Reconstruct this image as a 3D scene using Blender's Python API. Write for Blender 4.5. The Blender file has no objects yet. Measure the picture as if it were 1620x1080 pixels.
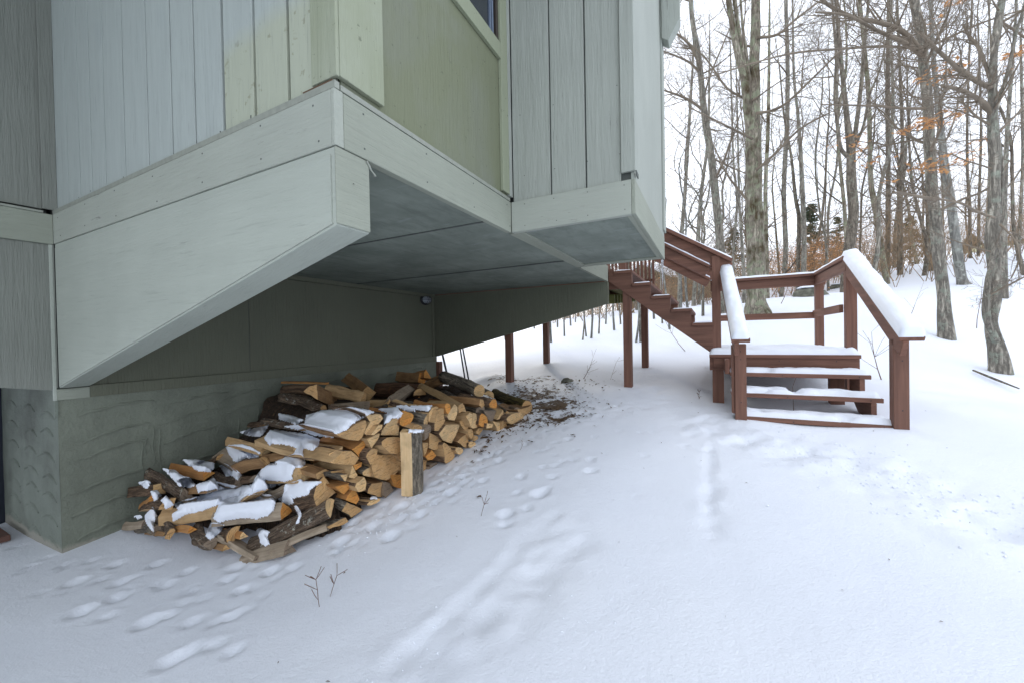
import bpy, bmesh, math, random
import numpy as np
from mathutils import Vector, Matrix, noise
from mathutils.bvhtree import BVHTree

# ------------------------------------------------------------------ camera, world, sun, exposure
H = 1.20                                   # eye height above the datum
F_PX, PITCH, ROLL, AZ = 615.6, 0.0115, -0.0188, math.radians(-62.8955)
scene = bpy.context.scene
C = scene.collection

def cam_axes():
    cr, sr, cp, sp = math.cos(ROLL), math.sin(ROLL), math.cos(PITCH), math.sin(PITCH)
    def w(x, h, d):                        # camera right/up/forward -> world
        X = x*cr - h*sr; hh = x*sr + h*cr
        return Vector((X, d*cp + hh*sp, -d*sp + hh*cp))
    return w(1, 0, 0), w(0, 1, 0), w(0, 0, 1)
RT, UP, FW = cam_axes()
camd = bpy.data.cameras.new('camera')
cam = bpy.data.objects.new('camera', camd); C.objects.link(cam)
camd.sensor_width = 36.0; camd.lens = 36.0*F_PX/1620.0
camd.clip_start = 0.05; camd.clip_end = 1500
m = Matrix((RT, UP, -FW)).transposed().to_4x4(); m.translation = Vector((0, 0, H))
cam.matrix_world = m
scene.camera = cam

SUN_AZ, SUN_EL = math.radians(-8), math.radians(27)      # azimuth from +Y towards +X
world = bpy.data.worlds.new("World"); scene.world = world; world.use_nodes = True
wn = world.node_tree; wn.nodes.clear()
wo = wn.nodes.new('ShaderNodeOutputWorld'); wb = wn.nodes.new('ShaderNodeBackground')
sky = wn.nodes.new('ShaderNodeTexSky'); sky.sky_type = 'NISHITA'; sky.sun_disc = False
sky.sun_elevation = SUN_EL; sky.sun_rotation = SUN_AZ
sky.air_density = 1.0; sky.dust_density = 2.0; sky.ozone_density = 1.0
# thin high cloud veil over the sky: mixes the blue towards white
wtc = wn.nodes.new('ShaderNodeTexCoord'); wmap = wn.nodes.new('ShaderNodeMapping')
wmap.inputs['Scale'].default_value = (1.0, 1.0, 2.6)
wno = wn.nodes.new('ShaderNodeTexNoise'); wno.inputs['Scale'].default_value = 2.2; wno.inputs['Detail'].default_value = 6
wr = wn.nodes.new('ShaderNodeMapRange'); wr.inputs[1].default_value = 0.38; wr.inputs[2].default_value = 0.66
wr.inputs[3].default_value = 0.84; wr.inputs[4].default_value = 0.97
wmx = wn.nodes.new('ShaderNodeMix'); wmx.data_type = 'RGBA'
wmx.inputs[7].default_value = (9.9, 10.5, 11.6, 1)
wn.links.new(wtc.outputs['Generated'], wmap.inputs[0]); wn.links.new(wmap.outputs[0], wno.inputs['Vector'])
wn.links.new(wno.outputs[0], wr.inputs[0]); wn.links.new(wr.outputs[0], wmx.inputs[0])
wn.links.new(sky.outputs[0], wmx.inputs[6]); wn.links.new(wmx.outputs[2], wb.inputs[0])
wb.inputs[1].default_value = 0.12
wn.links.new(wb.outputs[0], wo.inputs[0])

sl = bpy.data.lights.new('sun', 'SUN'); sl.energy = 0.5; sl.angle = math.radians(4.0); sl.color = (1.0, 0.93, 0.82)
so = bpy.data.objects.new('sun', sl); C.objects.link(so)
sd = Vector((math.sin(SUN_AZ)*math.cos(SUN_EL), math.cos(SUN_AZ)*math.cos(SUN_EL), math.sin(SUN_EL)))
so.rotation_euler = sd.to_track_quat('Z', 'Y').to_euler(); so.location = sd*60
scene.view_settings.view_transform = 'Standard'; scene.view_settings.look = 'None'
scene.view_settings.exposure = 0.53; scene.view_settings.gamma = 1.0
scene.view_settings.use_curve_mapping = False
scene.cycles.max_bounces = 8; scene.cycles.diffuse_bounces = 5

# ------------------------------------------------------------------ frames: a/b/z house axes and pixels
AX = Vector((math.sin(AZ), math.cos(AZ))); BX = Vector((math.cos(AZ), -math.sin(AZ)))
HROT = math.atan2(-AX.y, -AX.x)            # house x axis points along -a
def hl(a, b, z): return Vector((-a, b, z + H))              # house coordinates, unrotated
RZ = Matrix.Rotation(HROT, 4, 'Z')
def hw(a, b, z): return RZ @ hl(a, b, z)
def ray(u, v):
    return RT*((u-810)/F_PX) + UP*((540-v)/F_PX) + FW
def bp(u, v, a=None, b=None, z=None, d=None):               # pixel of the survey sketch -> a, b, z
    r = ray(u, v); ra = r.x*AX.x + r.y*AX.y; rb = r.x*BX.x + r.y*BX.y
    t = a/ra if a is not None else b/rb if b is not None else z/r.z if z is not None else d
    return ra*t, rb*t, r.z*t
def wp(u, v, d): return ray(u, v)*d + Vector((0, 0, H))
def wxy(x, y): return x*AX.x + y*AX.y, x*BX.x + y*BX.y

# ------------------------------------------------------------------ material helpers
def new_mat(name):
    mt = bpy.data.materials.new(name); mt.use_nodes = True
    nt = mt.node_tree; nt.nodes.clear()
    out = nt.nodes.new('ShaderNodeOutputMaterial'); bs = nt.nodes.new('ShaderNodeBsdfPrincipled')
    nt.links.new(bs.outputs[0], out.inputs[0])
    return mt, nt, bs
def coords(nt, scale=(1, 1, 1), kind='Object'):
    tc = nt.nodes.new('ShaderNodeTexCoord'); mp = nt.nodes.new('ShaderNodeMapping')
    mp.inputs['Scale'].default_value = scale
    nt.links.new(tc.outputs[kind], mp.inputs[0]); return mp.outputs[0]
def noi(nt, vec, scale, detail=4, rough=0.55, dist=0.0):
    n = nt.nodes.new('ShaderNodeTexNoise'); n.inputs['Scale'].default_value = scale
    n.inputs['Detail'].default_value = detail; n.inputs['Roughness'].default_value = rough
    n.inputs['Distortion'].default_value = dist
    nt.links.new(vec, n.inputs['Vector']); return n.outputs[0]
def voro(nt, vec, scale, feature='F1', out=0):
    n = nt.nodes.new('ShaderNodeTexVoronoi'); n.feature = feature; n.inputs['Scale'].default_value = scale
    nt.links.new(vec, n.inputs['Vector']); return n.outputs[out]
def rng_(nt, sock, a, b, c=0.0, d=1.0):
    n = nt.nodes.new('ShaderNodeMapRange'); n.clamp = True
    for k, v in zip((1, 2, 3, 4), (a, b, c, d)): n.inputs[k].default_value = v
    nt.links.new(sock, n.inputs[0]); return n.outputs[0]
def col(nt, c):
    n = nt.nodes.new('ShaderNodeRGB'); n.outputs[0].default_value = (*c, 1); return n.outputs[0]
def mix(nt, f, a, b, mode='MIX'):
    n = nt.nodes.new('ShaderNodeMix'); n.data_type = 'RGBA'; n.blend_type = mode
    if isinstance(f, (int, float)): n.inputs[0].default_value = f
    else: nt.links.new(f, n.inputs[0])
    for k, s in ((6, a), (7, b)):
        if isinstance(s, tuple): n.inputs[k].default_value = (*s, 1)
        else: nt.links.new(s, n.inputs[k])
    return n.outputs[2]
def math_(nt, op, a, b=None):
    n = nt.nodes.new('ShaderNodeMath'); n.operation = op
    for k, s in ((0, a), (1, b)):
        if s is None: continue
        if isinstance(s, (int, float)): n.inputs[k].default_value = s
        else: nt.links.new(s, n.inputs[k])
    return n.outputs[0]
def sep(nt, vec):
    n = nt.nodes.new('ShaderNodeSeparateXYZ'); nt.links.new(vec, n.inputs[0]); return n.outputs
def bump(nt, bs, h, strength=0.4, dist=0.01):
    n = nt.nodes.new('ShaderNodeBump'); n.inputs['Strength'].default_value = strength
    n.inputs['Distance'].default_value = dist
    nt.links.new(h, n.inputs['Height']); nt.links.new(n.outputs[0], bs.inputs['Normal'])
def setc(nt, bs, c):
    if isinstance(c, tuple): bs.inputs['Base Color'].default_value = (*c, 1)
    else: nt.links.new(c, bs.inputs['Base Color'])
def objrand(nt):
    return nt.nodes.new('ShaderNodeObjectInfo').outputs['Random']

SAGE = (0.30, 0.325, 0.295)
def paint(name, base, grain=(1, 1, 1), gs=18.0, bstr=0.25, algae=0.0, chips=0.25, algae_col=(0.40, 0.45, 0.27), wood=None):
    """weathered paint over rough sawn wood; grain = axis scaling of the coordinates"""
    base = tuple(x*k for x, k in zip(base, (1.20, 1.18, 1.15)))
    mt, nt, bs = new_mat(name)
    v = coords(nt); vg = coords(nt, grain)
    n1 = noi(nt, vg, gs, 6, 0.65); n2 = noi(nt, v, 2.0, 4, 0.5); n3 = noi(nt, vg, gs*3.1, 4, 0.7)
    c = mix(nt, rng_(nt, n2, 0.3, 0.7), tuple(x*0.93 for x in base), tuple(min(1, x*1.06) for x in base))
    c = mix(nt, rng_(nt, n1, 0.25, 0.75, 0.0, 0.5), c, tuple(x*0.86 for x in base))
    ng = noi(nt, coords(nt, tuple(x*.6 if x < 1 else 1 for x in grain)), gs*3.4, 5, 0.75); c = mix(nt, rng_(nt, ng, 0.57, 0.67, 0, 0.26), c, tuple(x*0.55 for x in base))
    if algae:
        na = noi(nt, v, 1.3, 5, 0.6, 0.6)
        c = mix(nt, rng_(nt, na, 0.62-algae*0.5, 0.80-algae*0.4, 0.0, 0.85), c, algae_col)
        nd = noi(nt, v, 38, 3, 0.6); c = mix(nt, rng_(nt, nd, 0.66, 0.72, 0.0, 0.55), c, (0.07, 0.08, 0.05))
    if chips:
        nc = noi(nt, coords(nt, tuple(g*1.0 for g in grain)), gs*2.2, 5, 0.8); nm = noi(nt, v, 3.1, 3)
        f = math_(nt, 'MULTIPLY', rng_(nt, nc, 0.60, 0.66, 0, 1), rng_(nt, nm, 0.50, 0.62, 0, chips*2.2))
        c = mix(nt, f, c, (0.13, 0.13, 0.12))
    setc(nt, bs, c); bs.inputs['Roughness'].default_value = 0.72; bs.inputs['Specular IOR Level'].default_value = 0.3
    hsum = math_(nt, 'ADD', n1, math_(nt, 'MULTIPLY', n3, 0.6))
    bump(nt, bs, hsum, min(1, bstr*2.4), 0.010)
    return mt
M = {}
VG = (1, 1, 0.07)          # vertical grain
HG_A = (0.07, 1, 1)        # grain along the house x (a) axis
HG_B = (1, 0.07, 1)        # grain along b
M['sage_v'] = paint('sage_paint_vertical', SAGE, VG, 26, 0.35)
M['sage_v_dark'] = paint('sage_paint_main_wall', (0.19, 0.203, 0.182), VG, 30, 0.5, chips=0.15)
M['sage_a'] = paint('sage_paint_fascia', (0.315, 0.34, 0.30), HG_A, 22, 0.3, chips=0.45)
M['sage_b'] = paint('sage_paint_fascia_side', (0.25, 0.272, 0.228), HG_B, 22, 0.35, chips=0.1)
M['sage_bright'] = paint('sage_paint_bracket', (0.33, 0.36, 0.32), HG_A, 16, 0.25, chips=0.12)
M['sage_under'] = paint('sage_paint_weathered_underside', (0.165, 0.19, 0.16), (1, 1, 1), 14, 0.4, chips=0.5)
M['algae_v'] = paint('algae_stained_siding', (0.17, 0.185, 0.145), (1, 1, 0.10), 16, 0.3, algae=0.42, chips=0.1, algae_col=(0.175, 0.19, 0.115))
M['algae_trim'] = paint('algae_speckled_trim', (0.29, 0.315, 0.25), VG, 22, 0.25, algae=0.5, chips=0.4, algae_col=(0.275, 0.30, 0.205))
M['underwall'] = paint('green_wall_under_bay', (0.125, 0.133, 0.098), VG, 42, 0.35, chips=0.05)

# siding of the left bay face: clean blue-grey repaint with an older greenish coat at its near end
mt, nt, bs = new_mat('two_coat_siding')
v = coords(nt); vg = coords(nt, VG); s = sep(nt, v)
n1 = noi(nt, vg, 26, 6, 0.65); nw = noi(nt, v, 3.2, 4, 0.5); nf = noi(nt, v, 24, 3, 0.6)
c = mix(nt, rng_(nt, n1, 0.3, 0.75), (0.395, 0.435, 0.405), (0.35, 0.385, 0.36))
# boundary rises along the face towards the corner (house x = -a)
line = math_(nt, 'ADD', s[2], math_(nt, 'MULTIPLY', nw, 0.16))
f1 = rng_(nt, line, 2.74, 2.84, 1, 0)
f2 = rng_(nt, s[0], 2.075, 2.085, 0, 1)
old = mix(nt, rng_(nt, nf, 0.62, 0.70, 0, 0.5), (0.39, 0.415, 0.32), (0.17, 0.16, 0.09))
c = mix(nt, math_(nt, 'MULTIPLY', f1, f2), c, old)
smg = noi(nt, v, 1.7, 2); c = mix(nt, rng_(nt, smg, 0.62, 0.72, 0, 0.35), c, (0.30, 0.34, 0.34))
setc(nt, bs, c); bs.inputs['Roughness'].default_value = 0.7; ng = noi(nt, coords(nt, (1, 1, .05)), 80, 5, 0.75); c = mix(nt, rng_(nt, ng, 0.57, 0.66, 0, 0.35), c, (0.17, 0.185, 0.18)); setc(nt, bs, c); bump(nt, bs, n1, 0.6, 0.008)
M['siding_a'] = mt

def flat(name, c, rough=0.6, metal=0.0, nscale=30, nstr=0.1, var=0.12):
    mt, nt, bs = new_mat(name); v = coords(nt); n = noi(nt, v, nscale, 4)
    cc = mix(nt, rng_(nt, n, 0.3, 0.7), tuple(x*(1-var) for x in c), tuple(min(1, x*(1+var)) for x in c))
    setc(nt, bs, cc); bs.inputs['Roughness'].default_value = rough; bs.inputs['Metallic'].default_value = metal
    bump(nt, bs, n, nstr, 0.004); return mt
M['groove'] = flat('groove_shadow_board', (0.10, 0.11, 0.10), 0.9)
M['rust'] = flat('rusty_flashing', (0.10, 0.055, 0.03), 0.8)
M['flash'] = flat('painted_flashing', (0.27, 0.285, 0.24), 0.5)
M['frame_dark'] = flat('window_sash_bronze', (0.045, 0.035, 0.03), 0.4)
M['frame_blue'] = flat('window_track', (0.16, 0.20, 0.27), 0.35)
M['navy'] = flat('dark_metal', (0.018, 0.022, 0.035), 0.4, 0.3)
M['black'] = flat('black_plastic', (0.015, 0.016, 0.018), 0.4)
M['stone'] = flat('lichened_stone', (0.14, 0.14, 0.11), 0.95, nscale=9, nstr=0.8, var=0.5)
M['brick'] = flat('red_brown_brick', (0.12, 0.06, 0.045), 0.9)
mt, nt, bs = new_mat('window_glass'); setc(nt, bs, (0.02, 0.025, 0.035)); bs.inputs['Roughness'].default_value = 0.03; bs.inputs['Specular IOR Level'].default_value = 0.8; M['glass'] = mt
mt, nt, bs = new_mat('lamp_glass'); setc(nt, bs, (0.35, 0.38, 0.42)); bs.inputs['Roughness'].default_value = 0.15; M['lampglass'] = mt
mt, nt, bs = new_mat('ice'); setc(nt, bs, (0.9, 0.95, 1.0)); bs.inputs['Roughness'].default_value = 0.08; bs.inputs['Transmission Weight'].default_value = 0.85; bs.inputs['IOR'].default_value = 1.31; M['ice'] = mt

# soffit plywood: blotchy, with pale efflorescence streaks and a darker side
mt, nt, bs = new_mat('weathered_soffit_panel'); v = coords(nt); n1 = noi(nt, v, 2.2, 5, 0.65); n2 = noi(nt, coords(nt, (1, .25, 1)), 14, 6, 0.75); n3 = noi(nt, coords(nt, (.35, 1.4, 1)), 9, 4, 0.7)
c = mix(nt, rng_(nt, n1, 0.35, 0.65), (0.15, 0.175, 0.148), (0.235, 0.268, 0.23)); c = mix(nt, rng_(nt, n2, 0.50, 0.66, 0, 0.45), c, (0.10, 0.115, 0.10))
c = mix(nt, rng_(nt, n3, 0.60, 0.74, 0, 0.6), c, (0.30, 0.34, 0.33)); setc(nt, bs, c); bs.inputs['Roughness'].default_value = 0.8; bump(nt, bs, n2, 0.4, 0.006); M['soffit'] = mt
# foundation parging
def parge(name, base, stain):
    mt, nt, bs = new_mat(name); v = coords(nt); n1 = noi(nt, v, 3.5, 6, 0.6); n2 = noi(nt, v, 40, 5, 0.7); n3 = noi(nt, v, 1.6, 3)
    s = sep(nt, v)
    c = mix(nt, rng_(nt, n1, 0.3, 0.7), tuple(x*0.85 for x in base), tuple(x*1.15 for x in base))
    c = mix(nt, rng_(nt, n3, 0.45, 0.65, 0, stain), c, (0.07, 0.075, 0.06))
    pit = voro(nt, v, 60); c = mix(nt, rng_(nt, pit, 0.0, 0.12, 0.5, 0), c, (0.06, 0.06, 0.05))
    drip = noi(nt, coords(nt, (9, 9, 0.8)), 2.0, 3)
    c = mix(nt, rng_(nt, drip, 0.55, 0.75, 0, 0.35), c, tuple(x*0.7 for x in base))
    base_w = math_(nt, 'ADD', s[2], math_(nt, 'MULTIPLY', n1, 0.16))
    c = mix(nt, rng_(nt, base_w, 0.115, 0.085, 0, 0.7), c, (0.33, 0.31, 0.26))
    setc(nt, bs, c); bs.inputs['Roughness'].default_value = 0.8
    h = math_(nt, 'ADD', math_(nt, 'MULTIPLY', n1, 1.4), math_(nt, 'MULTIPLY', n2, 0.5)); bump(nt, bs, h, 0.8, 0.02)
    return mt
M['parge'] = parge('parged_foundation', (0.18, 0.197, 0.153), 0.35)
M['parge_lit'] = parge('parged_foundation_end', (0.175, 0.20, 0.165), 0.8)

# snow
mt, nt, bs = new_mat('snow'); v = coords(nt); n1 = noi(nt, v, 6, 5, 0.6); n2 = noi(nt, v, 90, 4, 0.7); n0 = noi(nt, v, 1.1, 3)
c = mix(nt, rng_(nt, n0, 0.3, 0.7), (0.80, 0.835, 0.91), (0.84, 0.87, 0.93))
setc(nt, bs, c); bs.inputs['Roughness'].default_value = 0.55; bs.inputs['Specular IOR Level'].default_value = 0.25
hh = math_(nt, 'ADD', math_(nt, 'MULTIPLY', n1, 0.9), math_(nt, 'MULTIPLY', n2, 0.22)); bump(nt, bs, hh, 0.5, 0.016)
M['snow'] = mt
# snow ground with leaf litter showing through where the 'litter' attribute is high
mt, nt, bs = new_mat('snow_ground'); v = coords(nt)
at = nt.nodes.new('ShaderNodeAttribute'); at.attribute_name = 'litter'
n1 = noi(nt, v, 5, 5, 0.6); n2 = noi(nt, v, 90, 4, 0.7); n0 = noi(nt, v, 0.8, 3)
snow = mix(nt, rng_(nt, n0, 0.3, 0.7), (0.80, 0.835, 0.91), (0.84, 0.87, 0.93))
nl = noi(nt, v, 9, 5, 0.7); nl2 = noi(nt, v, 45, 4, 0.7)
soil = mix(nt, rng_(nt, nl2, 0.35, 0.65), (0.035, 0.024, 0.015), (0.17, 0.10, 0.045))
ff = math_(nt, 'ADD', at.outputs['Fac'], math_(nt, 'MULTIPLY', math_(nt, 'SUBTRACT', nl, 0.5), 2.2))
lf = math_(nt, 'MULTIPLY', rng_(nt, ff, 0.52, 0.60, 0, 1), rng_(nt, at.outputs['Fac'], 0.02, 0.12, 0, 1))
c = mix(nt, lf, snow, soil)
setc(nt, bs, c); bs.inputs['Roughness'].default_value = 0.55; bs.inputs['Specular IOR Level'].default_value = 0.25
n5 = noi(nt, v, 32, 4, 0.7); hh = math_(nt, 'ADD', math_(nt, 'MULTIPLY', n1, 0.8), math_(nt, 'ADD', math_(nt, 'MULTIPLY', n2, 0.30), math_(nt, 'MULTIPLY', n5, 0.20)))
hh = math_(nt, 'ADD', hh, math_(nt, 'MULTIPLY', math_(nt, 'MULTIPLY', lf, nl2), 1.5))
bump(nt, bs, hh, 0.55, 0.018); M['ground'] = mt

# red-brown stained stair wood
def stain(name, base, grain):
    mt, nt, bs = new_mat(name); v = coords(nt); vg = coords(nt, grain)
    w = noi(nt, vg, 20, 6, 0.6, 0.5); n2 = noi(nt, v, 2.5, 4); n3 = noi(nt, v, 30, 4, 0.7); r = objrand(nt)
    c = mix(nt, rng_(nt, w, 0.32, 0.66), tuple(x*0.66 for x in base), tuple(x*1.28 for x in base))
    c = mix(nt, rng_(nt, n2, 0.4, 0.7, 0, 0.4), c, (base[0]*0.75, base[1]*0.8, base[2]*0.85))
    c = mix(nt, rng_(nt, n3, 0.70, 0.76, 0, 0.5), c, (0.30, 0.22, 0.17))
    c = mix(nt, rng_(nt, r, 0, 1, 0, 0.22), c, (0.10, 0.06, 0.045))
    setc(nt, bs, c); bs.inputs['Roughness'].default_value = 0.65; bs.inputs['Specular IOR Level'].default_value = 0.3
    bump(nt, bs, w, 0.8, 0.008); return mt
RB = (0.188, 0.090, 0.061)
M['red_v'] = stain('brown_stain_vertical', RB, VG); M['red_a'] = stain('brown_stain_along_a', RB, HG_A); M['red_b'] = stain('brown_stain_along_b', RB, HG_B)
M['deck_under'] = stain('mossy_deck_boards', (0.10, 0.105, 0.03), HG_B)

# firewood
def endgrain(name, c1, c2, ring):
    mt, nt, bs = new_mat(name); v = coords(nt); r = objrand(nt)
    n = noi(nt, v, 24, 6, 0.72, 0.6); nb = noi(nt, v, 120, 3, 0.7); s = sep(nt, v)
    rr = math_(nt, 'SQRT', math_(nt, 'ADD', math_(nt, 'POWER', math_(nt, 'ADD', s[0], 0.03), 2.0), math_(nt, 'POWER', math_(nt, 'ADD', s[1], 0.02), 2.0)))
    rw = math_(nt, 'SINE', math_(nt, 'ADD', math_(nt, 'MULTIPLY', rr, 620.0), math_(nt, 'MULTIPLY', n, 7.0)))
    c = mix(nt, rng_(nt, n, 0.32, 0.68), c1, c2)
    c = mix(nt, rng_(nt, rw, 0.2, 1.0, 0, 0.22), c, ring)
    ck = noi(nt, coords(nt, (1, 7, 1)), 11, 4, 0.7); c = mix(nt, rng_(nt, ck, 0.54, 0.58, 0, 0.6), c, tuple(x*0.3 for x in c1))
    gr = noi(nt, v, 28, 5, 0.75); c = mix(nt, rng_(nt, gr, 0.50, 0.70, 0, 0.55), c, tuple(x*0.5 for x in c2))
    c = mix(nt, rng_(nt, nb, 0.62, 0.72, 0, 0.35), c, tuple(x*0.45 for x in c1))
    big = noi(nt, v, 6, 3); c = mix(nt, rng_(nt, math_(nt, 'ADD', big, math_(nt, 'MULTIPLY', r, 0.18)), 0.60, 0.72, 0, 0.55), c, tuple(x*0.55 for x in c2))
    setc(nt, bs, c); bs.inputs['Roughness'].default_value = 0.85
    bump(nt, bs, math_(nt, 'ADD', n, math_(nt, 'MULTIPLY', nb, 0.4)), 1.0, 0.012); return mt
M['end_pale'] = endgrain('end_grain_pale', (0.70, 0.435, 0.185), (0.82, 0.58, 0.31), (0.36, 0.19, 0.06))
M['end_tan'] = endgrain('end_grain_tan', (0.52, 0.30, 0.115), (0.66, 0.42, 0.20), (0.22, 0.11, 0.035))
M['end_orange'] = endgrain('end_grain_orange', (0.62, 0.23, 0.04), (0.74, 0.37, 0.095), (0.28, 0.09, 0.02))
M['end_grey'] = endgrain('end_grain_grey', (0.22, 0.16, 0.11), (0.32, 0.25, 0.18), (0.14, 0.10, 0.07))
def split(name, c1, c2):
    mt, nt, bs = new_mat(name); v = coords(nt); vg = coords(nt, (1, 1, 0.05)); r = objrand(nt)
    n = noi(nt, vg, 55, 6, 0.7, 0.3); n2 = noi(nt, v, 9, 4); n3 = noi(nt, coords(nt, (1, 1, 0.12)), 16, 4)
    c = mix(nt, rng_(nt, n, 0.3, 0.7), c1, c2)
    c = mix(nt, rng_(nt, n2, 0.45, 0.7, 0, 0.55), c, tuple(x*0.5 for x in c1))
    c = mix(nt, rng_(nt, n3, 0.62, 0.68, 0, 0.6), c, (0.06, 0.035, 0.02))
    c = mix(nt, rng_(nt, r, 0, 1, 0, 0.3), c, tuple(x*0.6 for x in c1))
    setc(nt, bs, c); bs.inputs['Roughness'].default_value = 0.85
    bump(nt, bs, math_(nt, 'ADD', n, n3), 0.8, 0.008); return mt
M['split_tan'] = split('split_face_tan', (0.42, 0.26, 0.115), (0.64, 0.44, 0.235))
M['split_orange'] = split('split_face_orange', (0.32, 0.13, 0.035), (0.52, 0.27, 0.09))
M['split_grey'] = split('split_face_weathered', (0.22, 0.165, 0.11), (0.43, 0.35, 0.26))
M['split_brown'] = split('split_face_brown', (0.20, 0.105, 0.042), (0.40, 0.235, 0.105))
M['split_pale'] = split('split_face_pale', (0.62, 0.42, 0.21), (0.74, 0.55, 0.32))
def bark(name, c1, c2, lich, lf=0.0, zs=0.25, sc=22):
    mt, nt, bs = new_mat(name); v = coords(nt); vg = coords(nt, (1, 1, zs)); r = objrand(nt)
    n = noi(nt, vg, sc, 7, 0.7, 1.2); vo = rng_(nt, noi(nt, coords(nt, (1, 1, zs*.35)), sc*3.2, 5, 0.7, 1.5), 0.40, 0.62, 0.0, 0.25); n3 = noi(nt, v, 26, 6, 0.75)
    c = mix(nt, rng_(nt, n, 0.3, 0.7), c1, c2)
    c = mix(nt, rng_(nt, vo, 0.0, 0.16, 0.85, 0.0), c, tuple(x*0.35 for x in c1))
    c = mix(nt, rng_(nt, vo, 0.18, 0.25, 0.0, 0.5), c, tuple(x*1.35 for x in c2))
    nl = noi(nt, v, 7, 4)
    f = math_(nt, 'MULTIPLY', rng_(nt, n3, 0.56, 0.64), rng_(nt, nl, 0.55-lf*0.2, 0.62-lf*0.15, 0, min(1.0, 0.4+lf)))
    c = mix(nt, f, c, lich)
    setc(nt, bs, c); bs.inputs['Roughness'].default_value = 0.95
    h = math_(nt, 'ADD', math_(nt, 'MULTIPLY', n, 1.2), rng_(nt, vo, 0.0, 0.25)); bump(nt, bs, h, 1.0, 0.012); return mt
M['bark'] = bark('bark_brown', (0.12, 0.07, 0.04), (0.34, 0.215, 0.125), (0.36, 0.30, 0.24))
M['bark_lichen'] = bark('bark_lichened', (0.13, 0.088, 0.058), (0.34, 0.24, 0.16), (0.60, 0.58, 0.48), 0.95)
M['bark_grey'] = bark('bark_grey', (0.14, 0.118, 0.09), (0.33, 0.28, 0.21), (0.33, 0.31, 0.27), 0.3, 0.5, 14)
M['bark_moss'] = bark('bark_yellow_moss', (0.07, 0.05, 0.015), (0.23, 0.17, 0.035), (0.30, 0.24, 0.04), 0.6)
M['bark_red'] = bark('bark_inner_red', (0.10, 0.045, 0.02), (0.24, 0.12, 0.06), (0.18, 0.08, 0.03), 0.5)
M['core'] = bark('gap_shade_sheet', (0.035, 0.022, 0.013), (0.12, 0.07, 0.038), (0.24, 0.14, 0.07), 0.5)  # dark tone for the sheet that stands in for shade between logs
# standing trees: coordinates in metres, z up
def treebark(name, c1, c2, lich, lamt, moss=None, sc=9):
    mt, nt, bs = new_mat(name); v = coords(nt); vg = coords(nt, (1, 1, 0.28))
    n = noi(nt, vg, sc, 7, 0.7, 0.8); vo = rng_(nt, noi(nt, coords(nt, (1, 1, 0.16)), sc*3.0, 5, 0.72, 1.2), 0.42, 0.60, 0.0, 0.2); n3 = noi(nt, v, 7, 6, 0.7); n4 = noi(nt, v, 1.7, 3)
    c = mix(nt, rng_(nt, n, 0.32, 0.68), c1, c2)
    c = mix(nt, rng_(nt, vo, 0.0, 0.12, 0.7, 0.0), c, tuple(x*0.35 for x in c1))
    c = mix(nt, rng_(nt, vo, 0.14, 0.2, 0.0, 0.4), c, tuple(x*1.35 for x in c2))
    c = mix(nt, rng_(nt, n3, 0.60-lamt*0.16, 0.66-lamt*0.12, 0, 0.75), c, lich)
    if moss: c = mix(nt, math_(nt, 'MULTIPLY', rng_(nt, n4, 0.48, 0.60), rng_(nt, n, 0.4, 0.55)), c, moss)
    setc(nt, bs, c); bs.inputs['Roughness'].default_value = 0.95
    bump(nt, bs, math_(nt, 'ADD', n, rng_(nt, vo, 0, 0.2)), 0.9, 0.02); return mt
M['tb_grey'] = treebark('tree_bark_grey', (0.20, 0.178, 0.145), (0.46, 0.42, 0.345), (0.36, 0.39, 0.31), 0.45)
M['tb_maple'] = treebark('tree_bark_mossy_maple', (0.23, 0.19, 0.14), (0.52, 0.47, 0.37), (0.36, 0.40, 0.26), 0.75, (0.085, 0.06, 0.025))
M['tb_dark'] = treebark('tree_bark_dark', (0.14, 0.115, 0.088), (0.35, 0.30, 0.23), (0.30, 0.32, 0.24), 0.3)
M['tb_beech'] = treebark('tree_bark_smooth_beech', (0.24, 0.235, 0.21), (0.33, 0.325, 0.29), (0.42, 0.44, 0.38), 0.4, None, 3)
M['twig'] = flat('twig_bark', (0.19, 0.155, 0.115), 0.95, nscale=3, var=0.3)
M['twig_dark'] = flat('twig_bark_dark', (0.12, 0.092, 0.066), 0.95, nscale=3, var=0.3)
M['twig_tan'] = flat('thicket_stems', (0.27, 0.19, 0.115), 0.95, nscale=2, var=0.35)
M['leaf'] = flat('dry_beech_leaf', (0.60, 0.30, 0.11), 0.7, nscale=2, var=0.35)
M['weed'] = flat('dry_weed_stem', (0.13, 0.065, 0.045), 0.9)
M['leaf_pale'] = flat('pale_dry_leaf', (0.42, 0.27, 0.13), 0.7, nscale=2, var=0.35)
M['leaf_dark'] = flat('fallen_leaf', (0.085, 0.05, 0.025), 0.8, nscale=6, var=0.6)
M['needle'] = flat('conifer_needles', (0.055, 0.075, 0.035), 0.8, nscale=2, var=0.4)
M['cabin'] = flat('cabin_boards', (0.16, 0.07, 0.05), 0.8); M['cabin_tan'] = flat('house_siding_tan', (0.33, 0.33, 0.20), 0.8)
M['roofing'] = flat('dark_shingles', (0.06, 0.07, 0.055), 0.9)

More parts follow.
